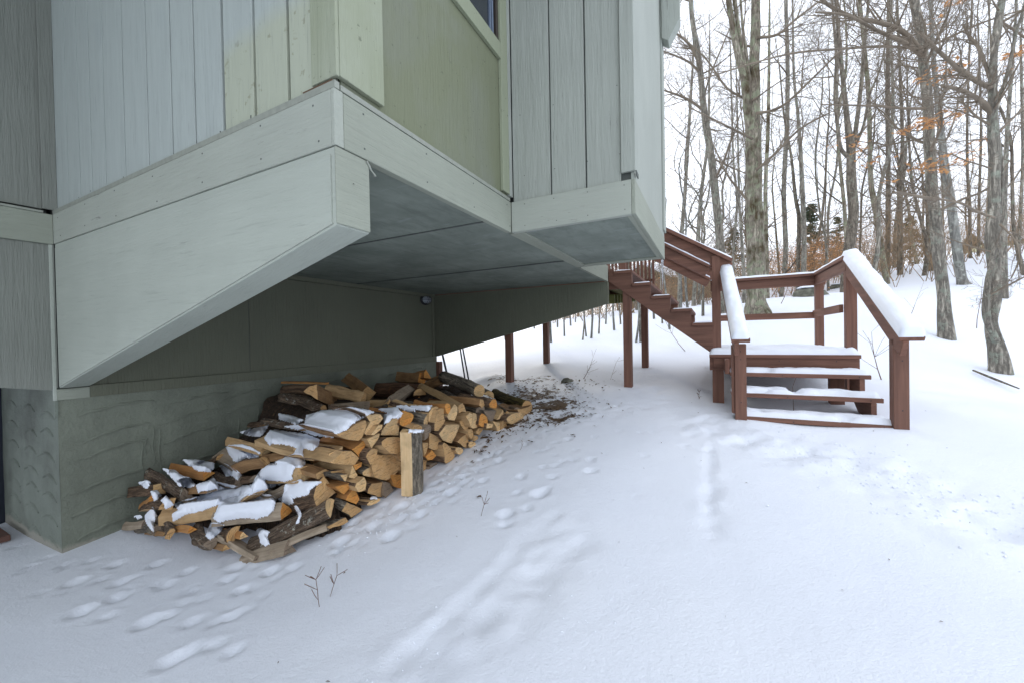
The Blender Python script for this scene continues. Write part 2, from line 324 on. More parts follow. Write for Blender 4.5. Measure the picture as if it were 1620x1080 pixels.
# ------------------------------------------------------------------ object helpers
def tag(o, label=None, cat=None, group=None, kind=None):
    for k, val in (('label', label), ('category', cat), ('group', group), ('kind', kind)):
        if val: o[k] = val
    return o
def thing(name, label, cat, origin=None, rot=None, group=None, kind=None):
    """an Empty at the thing's base; origin is a world point"""
    o = bpy.data.objects.new(name, None); C.objects.link(o); o.empty_display_size = 0.1
    o.location = origin if origin is not None else (0, 0, 0)
    o.rotation_euler = (0, 0, rot or 0.0)
    return tag(o, label, cat, group, kind)
def hthing(name, label, cat, a, b, z, group=None):
    o = thing(name, label, cat, hw(a, b, z), HROT, group); o['_o'] = list(hl(a, b, z)); return o
def link(name, bm, mats, parent=None, off=None, smooth=False, bevel=0.0, loc=None):
    me = bpy.data.meshes.new(name)
    bmesh.ops.recalc_face_normals(bm, faces=bm.faces)
    if off is not None: bmesh.ops.translate(bm, verts=bm.verts, vec=-Vector(off))
    bm.to_mesh(me); bm.free()
    for k in (mats if isinstance(mats, (list, tuple)) else [mats]): me.materials.append(M[k])
    if smooth: me.polygons.foreach_set('use_smooth', [True]*len(me.polygons))
    o = bpy.data.objects.new(name, me); C.objects.link(o)
    if parent is not None: o.parent = parent
    if loc is not None: o.location = loc
    if bevel:
        md = o.modifiers.new('bevel', 'BEVEL'); md.width = bevel; md.segments = 2; md.limit_method = 'ANGLE'; md.angle_limit = math.radians(40)
    return o
def hpart(name, bm, mats, parent, **k):      # mesh built in unrotated house coordinates
    return link(name, bm, mats, parent, off=parent['_o'], **k)
def hsub(name, bm, mats, parent, root, **k):
    return link(name, bm, mats, parent, off=root['_o'], **k)
def box(bm, a0, a1, b0, b1, z0, z1, mi=0):
    vs = [bm.verts.new(hl(a, b, z)) for a in (a0, a1) for b in (b0, b1) for z in (z0, z1)]
    for q in ((0, 1, 3, 2), (4, 6, 7, 5), (0, 4, 5, 1), (2, 3, 7, 6), (0, 2, 6, 4), (1, 5, 7, 3)):
        f = bm.faces.new([vs[i] for i in q]); f.material_index = mi
    return vs
def prism(bm, pts, p0, p1, axis, mi=0):
    """extrude a polygon: axis 'b' -> pts are (a,z); 'a' -> (b,z); 'z' -> (a,b)"""
    def P(p, t):
        return hl(p[0], t, p[1]) if axis == 'b' else hl(t, p[0], p[1]) if axis == 'a' else hl(p[0], p[1], t)
    A_ = [bm.verts.new(P(p, p0)) for p in pts]; B_ = [bm.verts.new(P(p, p1)) for p in pts]; n = len(pts)
    fs = [bm.faces.new(A_), bm.faces.new(B_[::-1])] + [bm.faces.new((A_[i], B_[i], B_[(i+1) % n], A_[(i+1) % n])) for i in range(n)]
    for f in fs: f.material_index = mi
def BM(): return bmesh.new()
def slant(bm, P, Q, w, t, mi=0, upv=Vector((0, 0, 1)), roundend=False):
    """a board from P to Q (unrotated house points): width w sideways, thickness t below the line"""
    P, Q = Vector(P), Vector(Q); dv = (Q-P).normalized(); sd_ = dv.cross(upv).normalized(); up_ = sd_.cross(dv).normalized()
    vs = [bm.verts.new(p + sd_*(s*w/2) - up_*k) for p in (P, Q) for s in (-1, 1) for k in (0, t)]
    for q in ((0, 1, 3, 2), (4, 6, 7, 5), (0, 4, 5, 1), (2, 3, 7, 6), (0, 2, 6, 4), (1, 5, 7, 3)):
        f = bm.faces.new([vs[i] for i in q]); f.material_index = mi
def tube(bm, pts, radii, sides=6, mi=0, cap=True):
    n = len(pts); prev = None; rings = []; nrm = None
    for i in range(n):
        p = pts[i]
        t = (pts[min(i+1, n-1)] - pts[max(i-1, 0)])
        if t.length < 1e-9: t = Vector((0, 0, 1))
        t.normalize()
        if nrm is None:
            nrm = t.orthogonal().normalized()
        else:
            nrm = (nrm - t*nrm.dot(t))
            nrm = nrm.normalized() if nrm.length > 1e-6 else t.orthogonal().normalized()
        bn = t.cross(nrm); r = radii[i]
        rings.append([bm.verts.new(p + (nrm*math.cos(2*math.pi*k/sides) + bn*math.sin(2*math.pi*k/sides))*r) for k in range(sides)])
    for i in range(n-1):
        A_, B_ = rings[i], rings[i+1]
        for k in range(sides):
            f = bm.faces.new((A_[k], A_[(k+1) % sides], B_[(k+1) % sides], B_[k])); f.material_index = mi; f.smooth = True
    if cap and sides > 3:
        bm.faces.new(rings[0][::-1]).material_index = mi; bm.faces.new(rings[-1]).material_index = mi
    return rings
# ================================================================== THE HOUSE
ZB, ZT = 0.688, 0.888
house = hthing('cabin_house', 'sage green wood sided house with a bay overhanging the firewood on slanting brackets', 'house', 3.99, 0.945, -1.42)
def HP(name, bm, mats, bevel=0.0, parent=None, **k):
    if parent is None: return hpart(name, bm, mats, house, bevel=bevel, **k)
    return hsub(name, bm, mats, parent, house, bevel=bevel, **k)
ZTOP = 3.25
# grooved left face of the bay: separate boards with open grooves between them
bm = BM(); g = [1.20, 1.452, 1.674, 1.908, 2.148, 2.368, 2.622, 2.904, 3.166, 3.37, 3.559, 3.76, 3.989]
gw = {1.452: .008, 1.674: .008, 1.908: .009, 2.148: .005, 2.368: .005, 2.622: .0025, 2.904: .004, 3.166: .004, 3.37: .003, 3.559: .004, 3.76: .004}
for i in range(len(g)-1):
    lo = g[i] + max(.0045, gw.get(g[i], 0)*1.15)/1.0*(i > 0); hi = g[i+1] - max(.0045, gw.get(g[i+1], 0)*1.15)*(i < len(g)-2)
    box(bm, lo, hi, 0.972, 0.992, ZT+.01, ZTOP)
bay = HP('bay_siding', bm, 'siding_a', 0.0015)
bm = BM(); box(bm, 1.2, 3.985, 0.9925, 1.01, ZT+.011, ZTOP-.01); HP('siding_backing', bm, 'groove')
# flashing along the top of the fascia
bm = BM(); prism(bm, [(1.168, ZT+.002), (3.989, ZT+.002), (3.989, ZT+.028), (1.168, ZT+.028)], 0.950, 0.971, 'b'); HP('flashing', bm, 'flash', 0.001)
bm = BM(); box(bm, 1.166, 1.185, 0.975, 2.292, ZT+.002, ZT+.022); HP('flashing', bm, 'flash', 0.001)
bm = BM(); box(bm, 1.186, 1.20, 1.0, 2.29, ZT+.004, ZT+.034); HP('rusty_flashing_lip', bm, 'rust')
bm = BM(); box(bm, 1.35, 1.9, 0.9665, 0.9715, ZT+.0285, ZT+.036); box(bm, 1.19, 1.35, 0.957, 0.9715, ZT+.0285, ZT+.040); HP('rusty_flashing_lip', bm, 'rust')
# corner boards at the near corner
bm = BM(); box(bm, 1.165, 1.30, 0.957, 0.9715, ZT+.048, ZTOP+.02); HP('corner_board', bm, 'algae_trim', 0.003)
bm = BM(); box(bm, 1.165, 1.187, 0.9725, 1.185, ZT+.052, ZTOP+.02); HP('corner_board', bm, 'algae_trim', 0.003)
# window side of the bay
bm = BM()
box(bm, 1.188, 1.21, 0.995, 2.30, ZT+.0345, 1.77); box(bm, 1.188, 1.21, 0.995, 1.10, 1.7705, ZTOP); box(bm, 1.188, 1.21, 2.20, 2.30, 1.7705, ZTOP)
HP('bay_side_siding', bm, 'algae_v')
win = BM(); box(win, 1.165, 1.187, 1.19, 2.302-.105, 1.762, 1.862); wt = HP('window', win, 'algae_trim', 0.003)
bm = BM(); box(bm, 1.165, 1.187, 2.198, 2.285, ZT+.045, ZTOP); HP('window_trim', bm, 'algae_trim', 0.003, parent=None)
bm = BM(); box(bm, 1.1635, 1.2, 2.286, 2.3255, ZT+.036, ZTOP); HP('inner_corner_batten', bm, 'sage_v', 0.002)
bm = BM(); box(bm, 1.18, 1.215, 2.168, 2.1975, 1.863, 3.0); box(bm, 1.18, 1.215, 1.2, 2.1675, 1.8635, 1.885); HP('window_frame', bm, 'frame_dark', 0.002, parent=None)
bm = BM(); box(bm, 1.188, 1.21, 2.135, 2.150, 1.886, 3.0); box(bm, 1.188, 1.212, 2.108, 2.118, 1.886, 3.0); HP('window_track', bm, 'frame_blue', 0.001)
bm = BM(); box(bm, 1.198, 1.202, 1.2, 2.1075, 1.8855, 3.0); HP('window_pane', bm, 'glass')
bm = BM(); box(bm, 1.23, 1.3, 1.15, 2.19, 1.80, 3.1); HP('window_reveal', bm, 'navy')
# fascias, bottom bands
bm = BM(); box(bm, 1.187, 3.985, 0.947, 0.985, ZB, ZT); HP('fascia', bm, 'sage_a', 0.004)
bm = BM(); box(bm, 1.168, 1.1865, 0.947, 0.9855, ZB, ZT); HP('fascia_end_block', bm, 'sage_a', 0.003)
bm = BM(); box(bm, 1.168, 1.205, 0.986, 2.306, ZB, ZT); HP('fascia', bm, 'sage_b', 0.004)
bm = BM(); box(bm, 0.397, 1.1675, 2.306, 2.345, ZB, ZT); HP('fascia', bm, 'sage_a', 0.004)
bm = BM(); box(bm, 0.374, 0.3965, 2.306, 3.87, ZB, ZT-.003); HP('fascia', bm, 'sage_b', 0.004)
bm = BM(); box(bm, 1.170, 1.205, 3.872, 5.03, ZB-.003, ZT); HP('fascia', bm, 'sage_b', 0.003)
bm = BM(); box(bm, 0.3975, 3.98, 3.84, 3.8695, ZB+.02, ZTOP); HP('far_wall', bm, 'sage_v')
bm = BM(); box(bm, 1.2, 3.98, 5.0, 5.03, ZB+.02, ZTOP); HP('far_wall', bm, 'sage_v')
# right hand section: three boards and a corner board
bm = BM(); g2 = [1.163, .89, .663, .452, .40]
for i in range(3): box(bm, g2[i+1]+.005, g2[i]-.005, 2.326, 2.342, ZT+.004, ZTOP)
HP('front_siding', bm, 'sage_v', 0.002)
bm = BM(); box(bm, .40, 1.16, 2.3425, 2.36, ZT+.005, ZTOP-.01); HP('siding_backing', bm, 'groove')
bm = BM(); box(bm, .372, .452, 2.304, 2.3255, ZT+.045, ZTOP); HP('corner_board', bm, 'sage_v', 0.003)
bm = BM(); box(bm, .382, .40, 2.327, 3.93, ZT+.003, ZTOP); HP('end_siding', bm, 'sage_v')
bm = BM(); box(bm, .366, .3815, 3.80, 3.955, ZT+.06, ZTOP); HP('corner_board', bm, 'sage_v', 0.003)
bm = BM(); box(bm, .366, .372, 2.31, 2.38, ZT+.02, ZT+.045); HP('flashing', bm, 'groove')
# eave return at the top right
bm = BM(); prism(bm, [(0.365, 2.66), (0.31, 2.62), (0.215, 2.78), (0.215, 3.3), (0.365, 3.3)], 3.78, 3.90, 'b'); HP('eave_return', bm, 'sage_v', 0.003)
bm = BM(); box(bm, .28, 9.0, -3.5, 3.96, 3.26, 3.40); box(bm, 1.1, 9.0, 3.97, 5.4, 3.26, 3.40); HP('roof', bm, 'sage_under')  # plain roof slab out of view, put in to block the sun
bm = BM(); box(bm, 4.06, 9.0, .96, 5.02, -1.6, 3.25); box(bm, 4.06, 9.0, -2.5, .94, -.2, 3.25); box(bm, 1.32, 4.05, 1.05, 4.95, ZB+.05, 3.25); box(bm, .5, 1.3, 2.4, 3.8, ZB+.05, 3.25); box(bm, 4.021, 4.4, 4.9, 5.10, -.36, ZB+.3); HP('light_leak_block', bm, 'groove')  # unseen dark boxes added inside to stop sun leaking through the seams
# soffit panels with battens over the seams
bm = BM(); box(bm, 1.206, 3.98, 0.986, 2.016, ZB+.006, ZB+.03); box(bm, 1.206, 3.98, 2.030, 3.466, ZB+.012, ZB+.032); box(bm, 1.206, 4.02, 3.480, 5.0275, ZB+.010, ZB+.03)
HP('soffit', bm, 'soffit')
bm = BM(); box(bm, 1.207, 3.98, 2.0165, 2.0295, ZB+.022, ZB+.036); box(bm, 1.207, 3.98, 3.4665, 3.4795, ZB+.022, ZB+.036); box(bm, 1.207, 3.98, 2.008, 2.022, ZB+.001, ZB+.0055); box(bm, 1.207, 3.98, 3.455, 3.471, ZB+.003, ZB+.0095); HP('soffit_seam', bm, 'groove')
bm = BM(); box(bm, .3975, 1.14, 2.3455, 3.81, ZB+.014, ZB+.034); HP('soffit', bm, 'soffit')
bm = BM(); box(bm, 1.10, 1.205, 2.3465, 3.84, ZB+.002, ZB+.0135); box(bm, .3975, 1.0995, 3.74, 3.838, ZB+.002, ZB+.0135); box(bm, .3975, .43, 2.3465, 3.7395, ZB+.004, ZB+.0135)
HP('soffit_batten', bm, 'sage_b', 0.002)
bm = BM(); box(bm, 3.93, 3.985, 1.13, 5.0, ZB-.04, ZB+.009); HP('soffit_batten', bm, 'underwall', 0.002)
# slanting brackets (solid, boxed in)
zE, zW = 0.408, -0.290
for b0, b1 in ((0.9485, 1.10), (5.028, 5.10)):
    bm = BM(); inner = [(1.192, ZB-.002), (1.192, zE+.012), (3.968, zW+.010), (3.985, ZB-.002)]
    near = b0 < 2
    prism(bm, [(1.176, ZB-.002), (1.176, zE), (3.968, zW), (3.968, ZB-.002)], b0+.004, b1, 'b')
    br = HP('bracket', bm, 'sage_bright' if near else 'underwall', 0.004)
    if near:
        bm = BM(); prism(bm, [(1.196, ZB-.03), (1.196, zE+.010), (1.192, zE+.006), (3.95, zW+.012), (3.95, ZB-.03)], b0-.001, b0+.0035, 'b')
        HP('bracket_face', bm, 'sage_bright', 0.0, parent=br)
        bm = BM(); box(bm, 1.1685, 1.1755, b0, b1, zE+.004, ZB-.004); HP('bracket_end_cap', bm, 'sage_b', 0.003, parent=br)
        bm = BM(); box(bm, 1.1615, 1.168, 1.02, 1.024, .572, .576); HP('nail_head', bm, 'flash', 0.0, parent=br)
# foam squeezed out of the joint at the soffit corner
bm = BM(); rr = random.Random(4)
tube(bm, [hl(1.166, 1.085+.006*i, ZB-.004-.007*i+rr.uniform(-.004, .004)) for i in range(8)], [.003+rr.uniform(0, .003) for _ in range(8)], 6)
HP('foam_bead', bm, 'flash', smooth=True)
# main wall: below bay, left upper, left lower
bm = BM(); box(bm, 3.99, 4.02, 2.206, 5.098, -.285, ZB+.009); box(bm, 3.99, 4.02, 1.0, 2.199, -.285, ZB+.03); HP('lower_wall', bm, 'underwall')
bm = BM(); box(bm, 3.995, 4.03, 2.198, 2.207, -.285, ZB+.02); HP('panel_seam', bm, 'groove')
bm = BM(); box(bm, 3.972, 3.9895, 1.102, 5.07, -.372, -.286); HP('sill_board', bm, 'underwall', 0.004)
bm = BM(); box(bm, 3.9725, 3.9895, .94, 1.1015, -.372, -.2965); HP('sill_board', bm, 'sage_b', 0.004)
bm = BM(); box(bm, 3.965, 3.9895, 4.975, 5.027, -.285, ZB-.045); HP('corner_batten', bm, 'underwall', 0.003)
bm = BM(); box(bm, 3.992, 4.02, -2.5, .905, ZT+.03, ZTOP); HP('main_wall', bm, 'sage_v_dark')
bm = BM(); box(bm, 3.97, 3.9915, .905, .9715, ZT+.03, ZTOP); HP('corner_board', bm, 'sage_v_dark', 0.003)
bm = BM(); box(bm, 3.963, 4.0, -2.5, .9465, ZB-.005, ZT-.004); HP('belly_band', bm, 'sage_b', 0.004)
bm = BM(); box(bm, 3.958, 3.9915, -2.5, .904, ZT-.003, ZT+.012); HP('flashing', bm, 'flash', 0.001)
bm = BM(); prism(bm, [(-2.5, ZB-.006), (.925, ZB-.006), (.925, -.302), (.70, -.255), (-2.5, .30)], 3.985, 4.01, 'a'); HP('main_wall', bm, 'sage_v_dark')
bm = BM(); box(bm, 3.97, 3.9845, .925, .9415, -.3725, ZB-.006); HP('corner_board', bm, 'sage_bright', 0.002)
bm = BM(); box(bm, 3.969, 3.988, .942, .9475, -.285, ZB-.007); HP('corner_board', bm, 'sage_v_dark')
# foundation: long face under the overhang and the short return at its near end
def ridge(bm, fn, n, w, h):
    """a raised trowel ridge; fn(t) -> centre point, outward dir, cross dir"""
    prev = None
    for i in range(n+1):
        t = i/n; p, o_, c_ = fn(t); k = math.sin(math.pi*min(1, max(0, t*0.92+.05)))**.5
        ww = w*(.55+.45*k)*random.uniform(.7, 1.25); hh = h*k*random.uniform(.6, 1.3)
        cur = [bm.verts.new(p - c_*ww - o_*.004), bm.verts.new(p - c_*ww*.15 + o_*hh), bm.verts.new(p + c_*ww*.9 - o_*.004)]
        if prev:
            for k2 in range(2): f = bm.faces.new((prev[k2], prev[k2+1], cur[k2+1], cur[k2])); f.smooth = True
        prev = cur
random.seed(11)
def slab_grid(bm, P, du, dv, nu, nv, amp, nrm, seed):
    g_ = []
    for i in range(nu+1):
        row = []
        for j in range(nv+1):
            p = P + du*(i/nu) + dv*(j/nv); k = noise.fractal(p*2.3+Vector((seed, 0, 0)), 1.0, 2.0, 4)
            row.append(bm.verts.new(p + nrm*(amp*k)))
        g_.append(row)
    for i in range(nu):
        for j in range(nv): f = bm.faces.new((g_[i][j], g_[i+1][j], g_[i+1][j+1], g_[i][j+1])); f.smooth = True
bm = BM()
nA = Vector((1, 0, 0))       # -a direction in the unrotated frame: the outside of the long face
slab_grid(bm, hl(3.985, .945, -1.62), Vector((0, 4.12, 0)), Vector((0, 0, 1.25)), 150, 46, .004, nA, 3)
box(bm, 3.990, 4.2, .95, 5.06, -1.62, -.373)
for colb, wid in ((1.03, .40), (1.53, .42), (2.0, .38), (2.45, .42), (2.95, .4), (3.4, .4), (3.9, .4), (4.4, .35)):
    for k in range(6):
        zz = -.47 - k*.172 + random.uniform(-.03, .03); b0_ = colb + random.uniform(-.04, .04); L_ = wid*random.uniform(.8, 1.1); ss = random.uniform(.035, .075)
        ph = random.random()
        def fn(t, b0_=b0_, zz=zz, L_=L_, ss=ss, ph=ph):
            return (hl(3.984, b0_ + L_*t, zz + ss*math.sin(math.pi*(t*.62+.02)) - ss*.5 + .004*math.sin(19*t+ph*9)), nA, Vector((0, 0, 1)))
        ridge(bm, fn, 22, .013, .022)
for k in range(9):
    bb = 1.1 + random.uniform(0, 3.4)if k > 3 else (1.38, 1.40, 1.49, 1.45)[k]; z0_ = -.55-random.uniform(0, .2); L_ = random.uniform(.1, .45)
    ridge(bm, lambda t, bb=bb, z0_=z0_, L_=L_: (hl(3.984, bb+.006*math.sin(9*t), z0_-L_*t), nA, Vector((0, 1, 0))), 12, .006, .009)
HP('foundation', bm, 'parge')
bm = BM()
slab_grid(bm, hl(3.984, .945, -1.62), Vector((-1.4, 0, 0)), Vector((0, 0, 1.34)), 60, 50, .004, Vector((0, -1, 0)), 9)
box(bm, 4.0, 5.4, .95, 1.1, -1.62, -.29)
for r_, a_c in enumerate((4.06, 4.42, 4.86)):
    for k in range(7):
        zz = -.50 - k*.148 - r_*.0 + random.uniform(-.02, .02); a0_ = a_c + random.uniform(-.02, .03); L_ = random.uniform(.24, .33)
        ridge(bm, lambda t, a0_=a0_, zz=zz, L_=L_: (hl(a0_ + L_*t, .944, zz + .05*math.sin(math.pi*(t*.9+.05))), Vector((0, -1, 0)), Vector((0, 0, 1))), 16, .010, .012)
HP('foundation_end', bm, 'parge_lit')
bm = BM(); box(bm, 3.972, 4.0, .930, .9445, -.49, -.373); HP('parge_corner', bm, 'parge_lit')
bm = BM(); box(bm, 5.30, 5.40, .80, .949, -1.62, -.33); HP('dark_upright', bm, 'navy')  # plain dark upright strip at the end of the foundation return
# brick lying by the foundation end
bk = hthing('loose_brick', 'reddish brown brick in the snow by the left foundation end', 'brick', 4.75, .84, -1.40)
bm = BM(); box(bm, 4.75, 5.2, .80, .87, -1.47, -1.425); hpart('brick_body', bm, 'brick', bk, bevel=.006)
nl = BM(); rn = random.Random(21)
for k in range(len(g)-1):
    for zz in (.93,): 
        a_ = g[k]+.03; box(nl, a_, a_+.006, .9705, .9725, zz+rn.uniform(-.02, .02), zz+rn.uniform(-.02, .02)+.006)
for a_ in (1.25, 1.62, 2.05, 2.5, 2.95, 3.4, 3.85):
    for zz in (ZB+.035, ZT-.035): a2 = a_+rn.uniform(-.03, .03); z2 = zz+rn.uniform(-.01, .01); box(nl, a2, a2+.006, .9455, .9475, z2, z2+.006)
for b_ in (1.05, 1.45, 1.85, 2.25):
    for zz in (ZB+.035, ZT-.035): b2 = b_+rn.uniform(-.03, .03); box(nl, 1.1665, 1.1685, b2, b2+.006, zz, zz+.006)
for a_ in (.45, .65, .86, 1.08):
    for zz in (ZB+.03, ZT-.03, 1.05, 1.45): a2 = a_+rn.uniform(-.02, .02); b2 = 2.3045 if zz < .9 else 2.3245; box(nl, a2, a2+.005, b2, b2+.002, zz, zz+.005)
HP('nail_heads', nl, 'groove')['kind'] = 'stuff'
# oval bulkhead lamp
lp = hthing('wall_lamp', 'black caged oval lamp on the dark wall under the overhang', 'lamp', 3.985, 4.82, .60)
def ellipsoid(bm, c, r, nu=16, nv=10, a0=0.0, power=1.0):
    rows = []
    for j in range(nv+1):
        ph = math.pi*j/nv
        rows.append([bm.verts.new(Vector(c) + Vector((r[0]*math.sin(ph)*math.cos(2*math.pi*i/nu), r[1]*math.sin(ph)*math.sin(2*math.pi*i/nu), r[2]*math.cos(ph)))) for i in range(nu)])
    for j in range(nv):
        for i in range(nu):
            f = bm.faces.new((rows[j][i], rows[j+1][i], rows[j+1][(i+1) % nu], rows[j][(i+1) % nu])); f.smooth = True
    bmesh.ops.remove_doubles(bm, verts=bm.verts, dist=1e-5)
bm = BM(); ellipsoid(bm, hl(3.985, 4.82, .60), (.03, .115, .082)); hpart('lamp_base', bm, 'black', lp, smooth=True)
bm = BM(); ellipsoid(bm, hl(3.955, 4.82, .60), (.065, .085, .058)); hpart('lamp_glass', bm, 'lampglass', lp, smooth=True)
bm = BM()
for off in (-.03, 0, .03):
    tube(bm, [hl(3.985-.098*math.sin(math.pi*t/10), 4.82+off*1.3, .60+.075*math.cos(math.pi*t/10)) for t in range(11)], [.004]*11, 5)
tube(bm, [hl(3.985-.10*math.sin(math.pi*t/10), 4.82+.105*math.cos(math.pi*t/10), .60) for t in range(11)], [.004]*11, 5)
hpart('lamp_cage', bm, 'black', lp, smooth=True)
# icicle from the eave
ic = hthing('icicle', 'thin clear icicle hanging from the eave at the top', 'icicle', .085, 3.87, 2.78)
bm = BM()
for da, L_, r_ in ((0, .26, .008), (.018, .20, .006)):
    tube(bm, [hl(.085+da, 3.87, 3.02-L_*t/8) for t in range(9)], [r_*(1-t/8.6) for t in range(9)], 6)
bmesh.ops.translate(bm, verts=bm.verts, vec=(0, 0, 0)); hpart('icicle_shaft', bm, 'ice', ic, smooth=True)
ic2 = hthing('icicle', 'long thin icicle on the corner of the bay above the top steps', 'icicle', .40, 3.86, .60)
bm = BM(); tube(bm, [hl(.395, 3.855, ZB-.001-.30*t/8) for t in range(9)], [.011*(1-t/8.6)*random.uniform(.8, 1.15) for t in range(9)], 6); hpart('icicle_shaft', bm, 'ice', ic2, smooth=True)

# ================================================================== STAIRS AND DECK
PW = .089
def board(parent, name, a0, a1, b0, b1, z0, z1, mt, bev=.004):
    bm = BM(); box(bm, a0, a1, b0, b1, z0, z1); return hpart(name, bm, mt, parent, bevel=bev)
LZ = -.233
st = hthing('lower_stair', 'red brown landing with three snowy steps and sloping handrails', 'staircase', -.6, 4.9, -1.0)
for k in range(3):
    b_ = 4.58-.28*k; z_ = LZ-.17*(k+1)
    board(st, 'tread', -1.28 if k < 2 else -1.245, -.17 if k < 2 else -.255, b_, b_+.27, z_-.038, z_, 'red_a')
bm = BM()
for i in range(12): box(bm, -1.275, .02, 4.82+i*.153, 4.82+i*.153+.148, LZ-.035, LZ)
hpart('landing_boards', bm, 'red_a', st, bevel=.003)
bm = BM(); box(bm, -1.24, -.02, 4.86, 4.898, LZ-.175, LZ-.036); box(bm, -1.24, -.02, 6.6, 6.638, LZ-.175, LZ-.036)
box(bm, -.02, .018, 4.865, 6.636, LZ-.175, LZ-.036); box(bm, -1.275, -1.2405, 4.865, 6.636, LZ-.175, LZ-.036)
box(bm, -.2, -.02, 4.835, 4.859, LZ-.135, LZ-.037); box(bm, -.665, -.63, 4.9, 6.6, LZ-.175, LZ-.036)
hpart('rim_joist', bm, 'red_a', st, bevel=.003)
for (a_, b_, z0_) in ((-.065, 4.945, -1.05), (-1.12, 4.985, -1.05), (-1.19, 6.53, -.95), (-.06, 6.53, -.95), (-.155, 4.79, -.62)):
    if z0_ == -.62: board(st, 'post', -.165, -.125, 4.60, 4.825, LZ-.19, LZ-.04, 'red_v'); continue
    board(st, 'post', a_-PW/2-.012, a_+PW/2+.012, b_-PW/2-.01, b_+PW/2+.01, z0_, LZ-.1765, 'red_v')
# stringers of the short flight (closed sides notched for treads)
for a0_, a1_ in ((-1.235, -1.197), (-.29, -.255)):
    bm = BM()
    prism(bm, [(4.88, LZ-.04), (4.85, LZ-.208), (4.58, LZ-.209), (4.58, LZ-.378), (4.30, LZ-.379), (4.30, LZ-.548), (4.045, LZ-.549), (4.045, LZ-.80), (4.13, LZ-.83), (4.88, LZ-.36)], a0_, a1_, 'a')
    hpart('stringer', bm, 'red_b', st, bevel=.003)
# lower newel posts
board(st, 'newel_post', -.275, -.185, 3.995, 4.085, -1.1, -.10, 'red_v'); board(st, 'newel_post', -.184, -.160, 4.02, 4.09, -.72, -.11, 'red_v')
board(st, 'newel_post', -1.337, -1.247, 3.995, 4.085, -1.1, -.07, 'red_v')
sc = BM()
for k in range(3):
    for a_ in (-.24, -.62, -1.2): box(sc, a_, a_+.008, 4.579-.28*k-.0015, 4.58-.28*k, LZ-.17*(k+1)-.024, LZ-.17*(k+1)-.016)
for zz in (-.17, -.24, -.62): box(sc, -.235, -.227, 3.9935, 3.995, zz, zz+.008); box(sc, -1.30, -1.292, 3.9935, 3.995, zz, zz+.008)
for a_ in (-.2, -.63, -1.1): box(sc, a_, a_+.008, 4.858, 4.86, LZ-.14, LZ-.132); box(sc, a_, a_+.008, 4.858, 4.86, LZ-.07, LZ-.062)
hpart('screw_heads', sc, 'black', st)['kind'] = 'stuff'
# posts around the landing
board(st, 'rail_post', -1.335, -1.246, 5.155, 5.245, -1.0, .71, 'red_v')
board(st, 'rail_post', -1.335, -1.246, 6.47, 6.56, LZ-.17, .70, 'red_v')
board(st, 'rail_post', -.105, -.016, 5.155, 5.245, LZ+.001, .905, 'red_v')
board(st, 'rail_post', -.105, -.016, 6.47, 6.56, LZ+.001, .72, 'red_v')
# sloping rails: cap on edge board
def rail(parent, name, P, Q, w=.14, t=.036, side=.12, sidew=.036, off=0.0, mt='red_b'):
    bm = BM(); slant(bm, hl(*P), hl(*Q), w, t)
    dz = Vector((0, 0, -1)); P2 = (P[0]+off, P[1], P[2]-t-.0015); Q2 = (Q[0]+off, Q[1], Q[2]-t-.0015)
    slant(bm, hl(*P2), hl(*Q2), sidew, side)
    return hpart(name, bm, mt, parent, bevel=.004)
RR0, RR1 = (-1.30, 3.83, -.055), (-1.30, 5.25, .785)
LR0, LR1 = (-.225, 3.83, -.055), (-.165, 5.25, .76)
rail(st, 'handrail', RR0, RR1, off=.035); rail(st, 'handrail', LR0, LR1, off=.03)
rail(st, 'handrail', (-1.29, 5.17, .772), (-1.29, 6.58, .772), off=.03); rail(st, 'handrail', (-1.36, 6.515, .771), (.0, 6.515, .771), mt='red_a')
board(st, 'mid_rail', -1.245, -1.21, 5.245, 6.47, .19, .275, 'red_b'); board(st, 'mid_rail', -1.245, -.016, 6.43, 6.468, .17, .255, 'red_a')

us = hthing('upper_stair', 'red brown upper stair climbing left to the deck behind the bay', 'staircase', .0, 5.15, -.227)
prof = [(.005, -.227)]
prof += [(-.015, -.2)]
pts_ = [(.005, -.227), (-.018, -.20)]
for k in range(5):
    z_ = .126+.175*k-.0365; pts_ += [(-.018+.229*k, z_), (.211+.229*k, z_)]
pts_ += [(1.127, .86), (1.19, .86), (1.19, .70)]
for b0_ in (5.15, 6.38):
    bm = BM(); prism(bm, pts_, b0_, b0_+.038, 'b'); hpart('stringer', bm, 'red_a', us, bevel=.002)
for k in range(5):
    z_ = .126+.175*k
    bm = BM(); box(bm, -.028+.229*k, .205+.229*k, 5.125, 6.43, z_-.036, z_); hpart('tread', bm, ['red_a'], us, bevel=.003)
# sloping guard of the upper stair
sl_ = .647
def up(a, z): return (a, z + sl_*(a+.228))
for b_, nm in ((5.20, 'near'), (6.40, 'far')):
    P = (-.235, b_, .845); Q = (1.25, b_, .845+sl_*1.485)
    rail(us, 'handrail', P, Q, w=.14, t=.04, side=.145, mt='red_a')
    P = (.0, b_, .80); Q = (1.25, b_, .80+sl_*1.25)
    bm = BM(); slant(bm, hl(*P), hl(*Q), .10, .03); slant(bm, hl(P[0], b_, P[2]-.0315), hl(Q[0], b_, Q[2]-.0315), .036, .11); hpart('mid_rail', bm, 'red_a', us, bevel=.003)
board(us, 'rail_post', 1.20, 1.29, 5.155, 5.245, .828, 2.0, 'red_v'); board(us, 'rail_post', 1.20, 1.29, 6.355, 6.445, .828, 2.0, 'red_v')

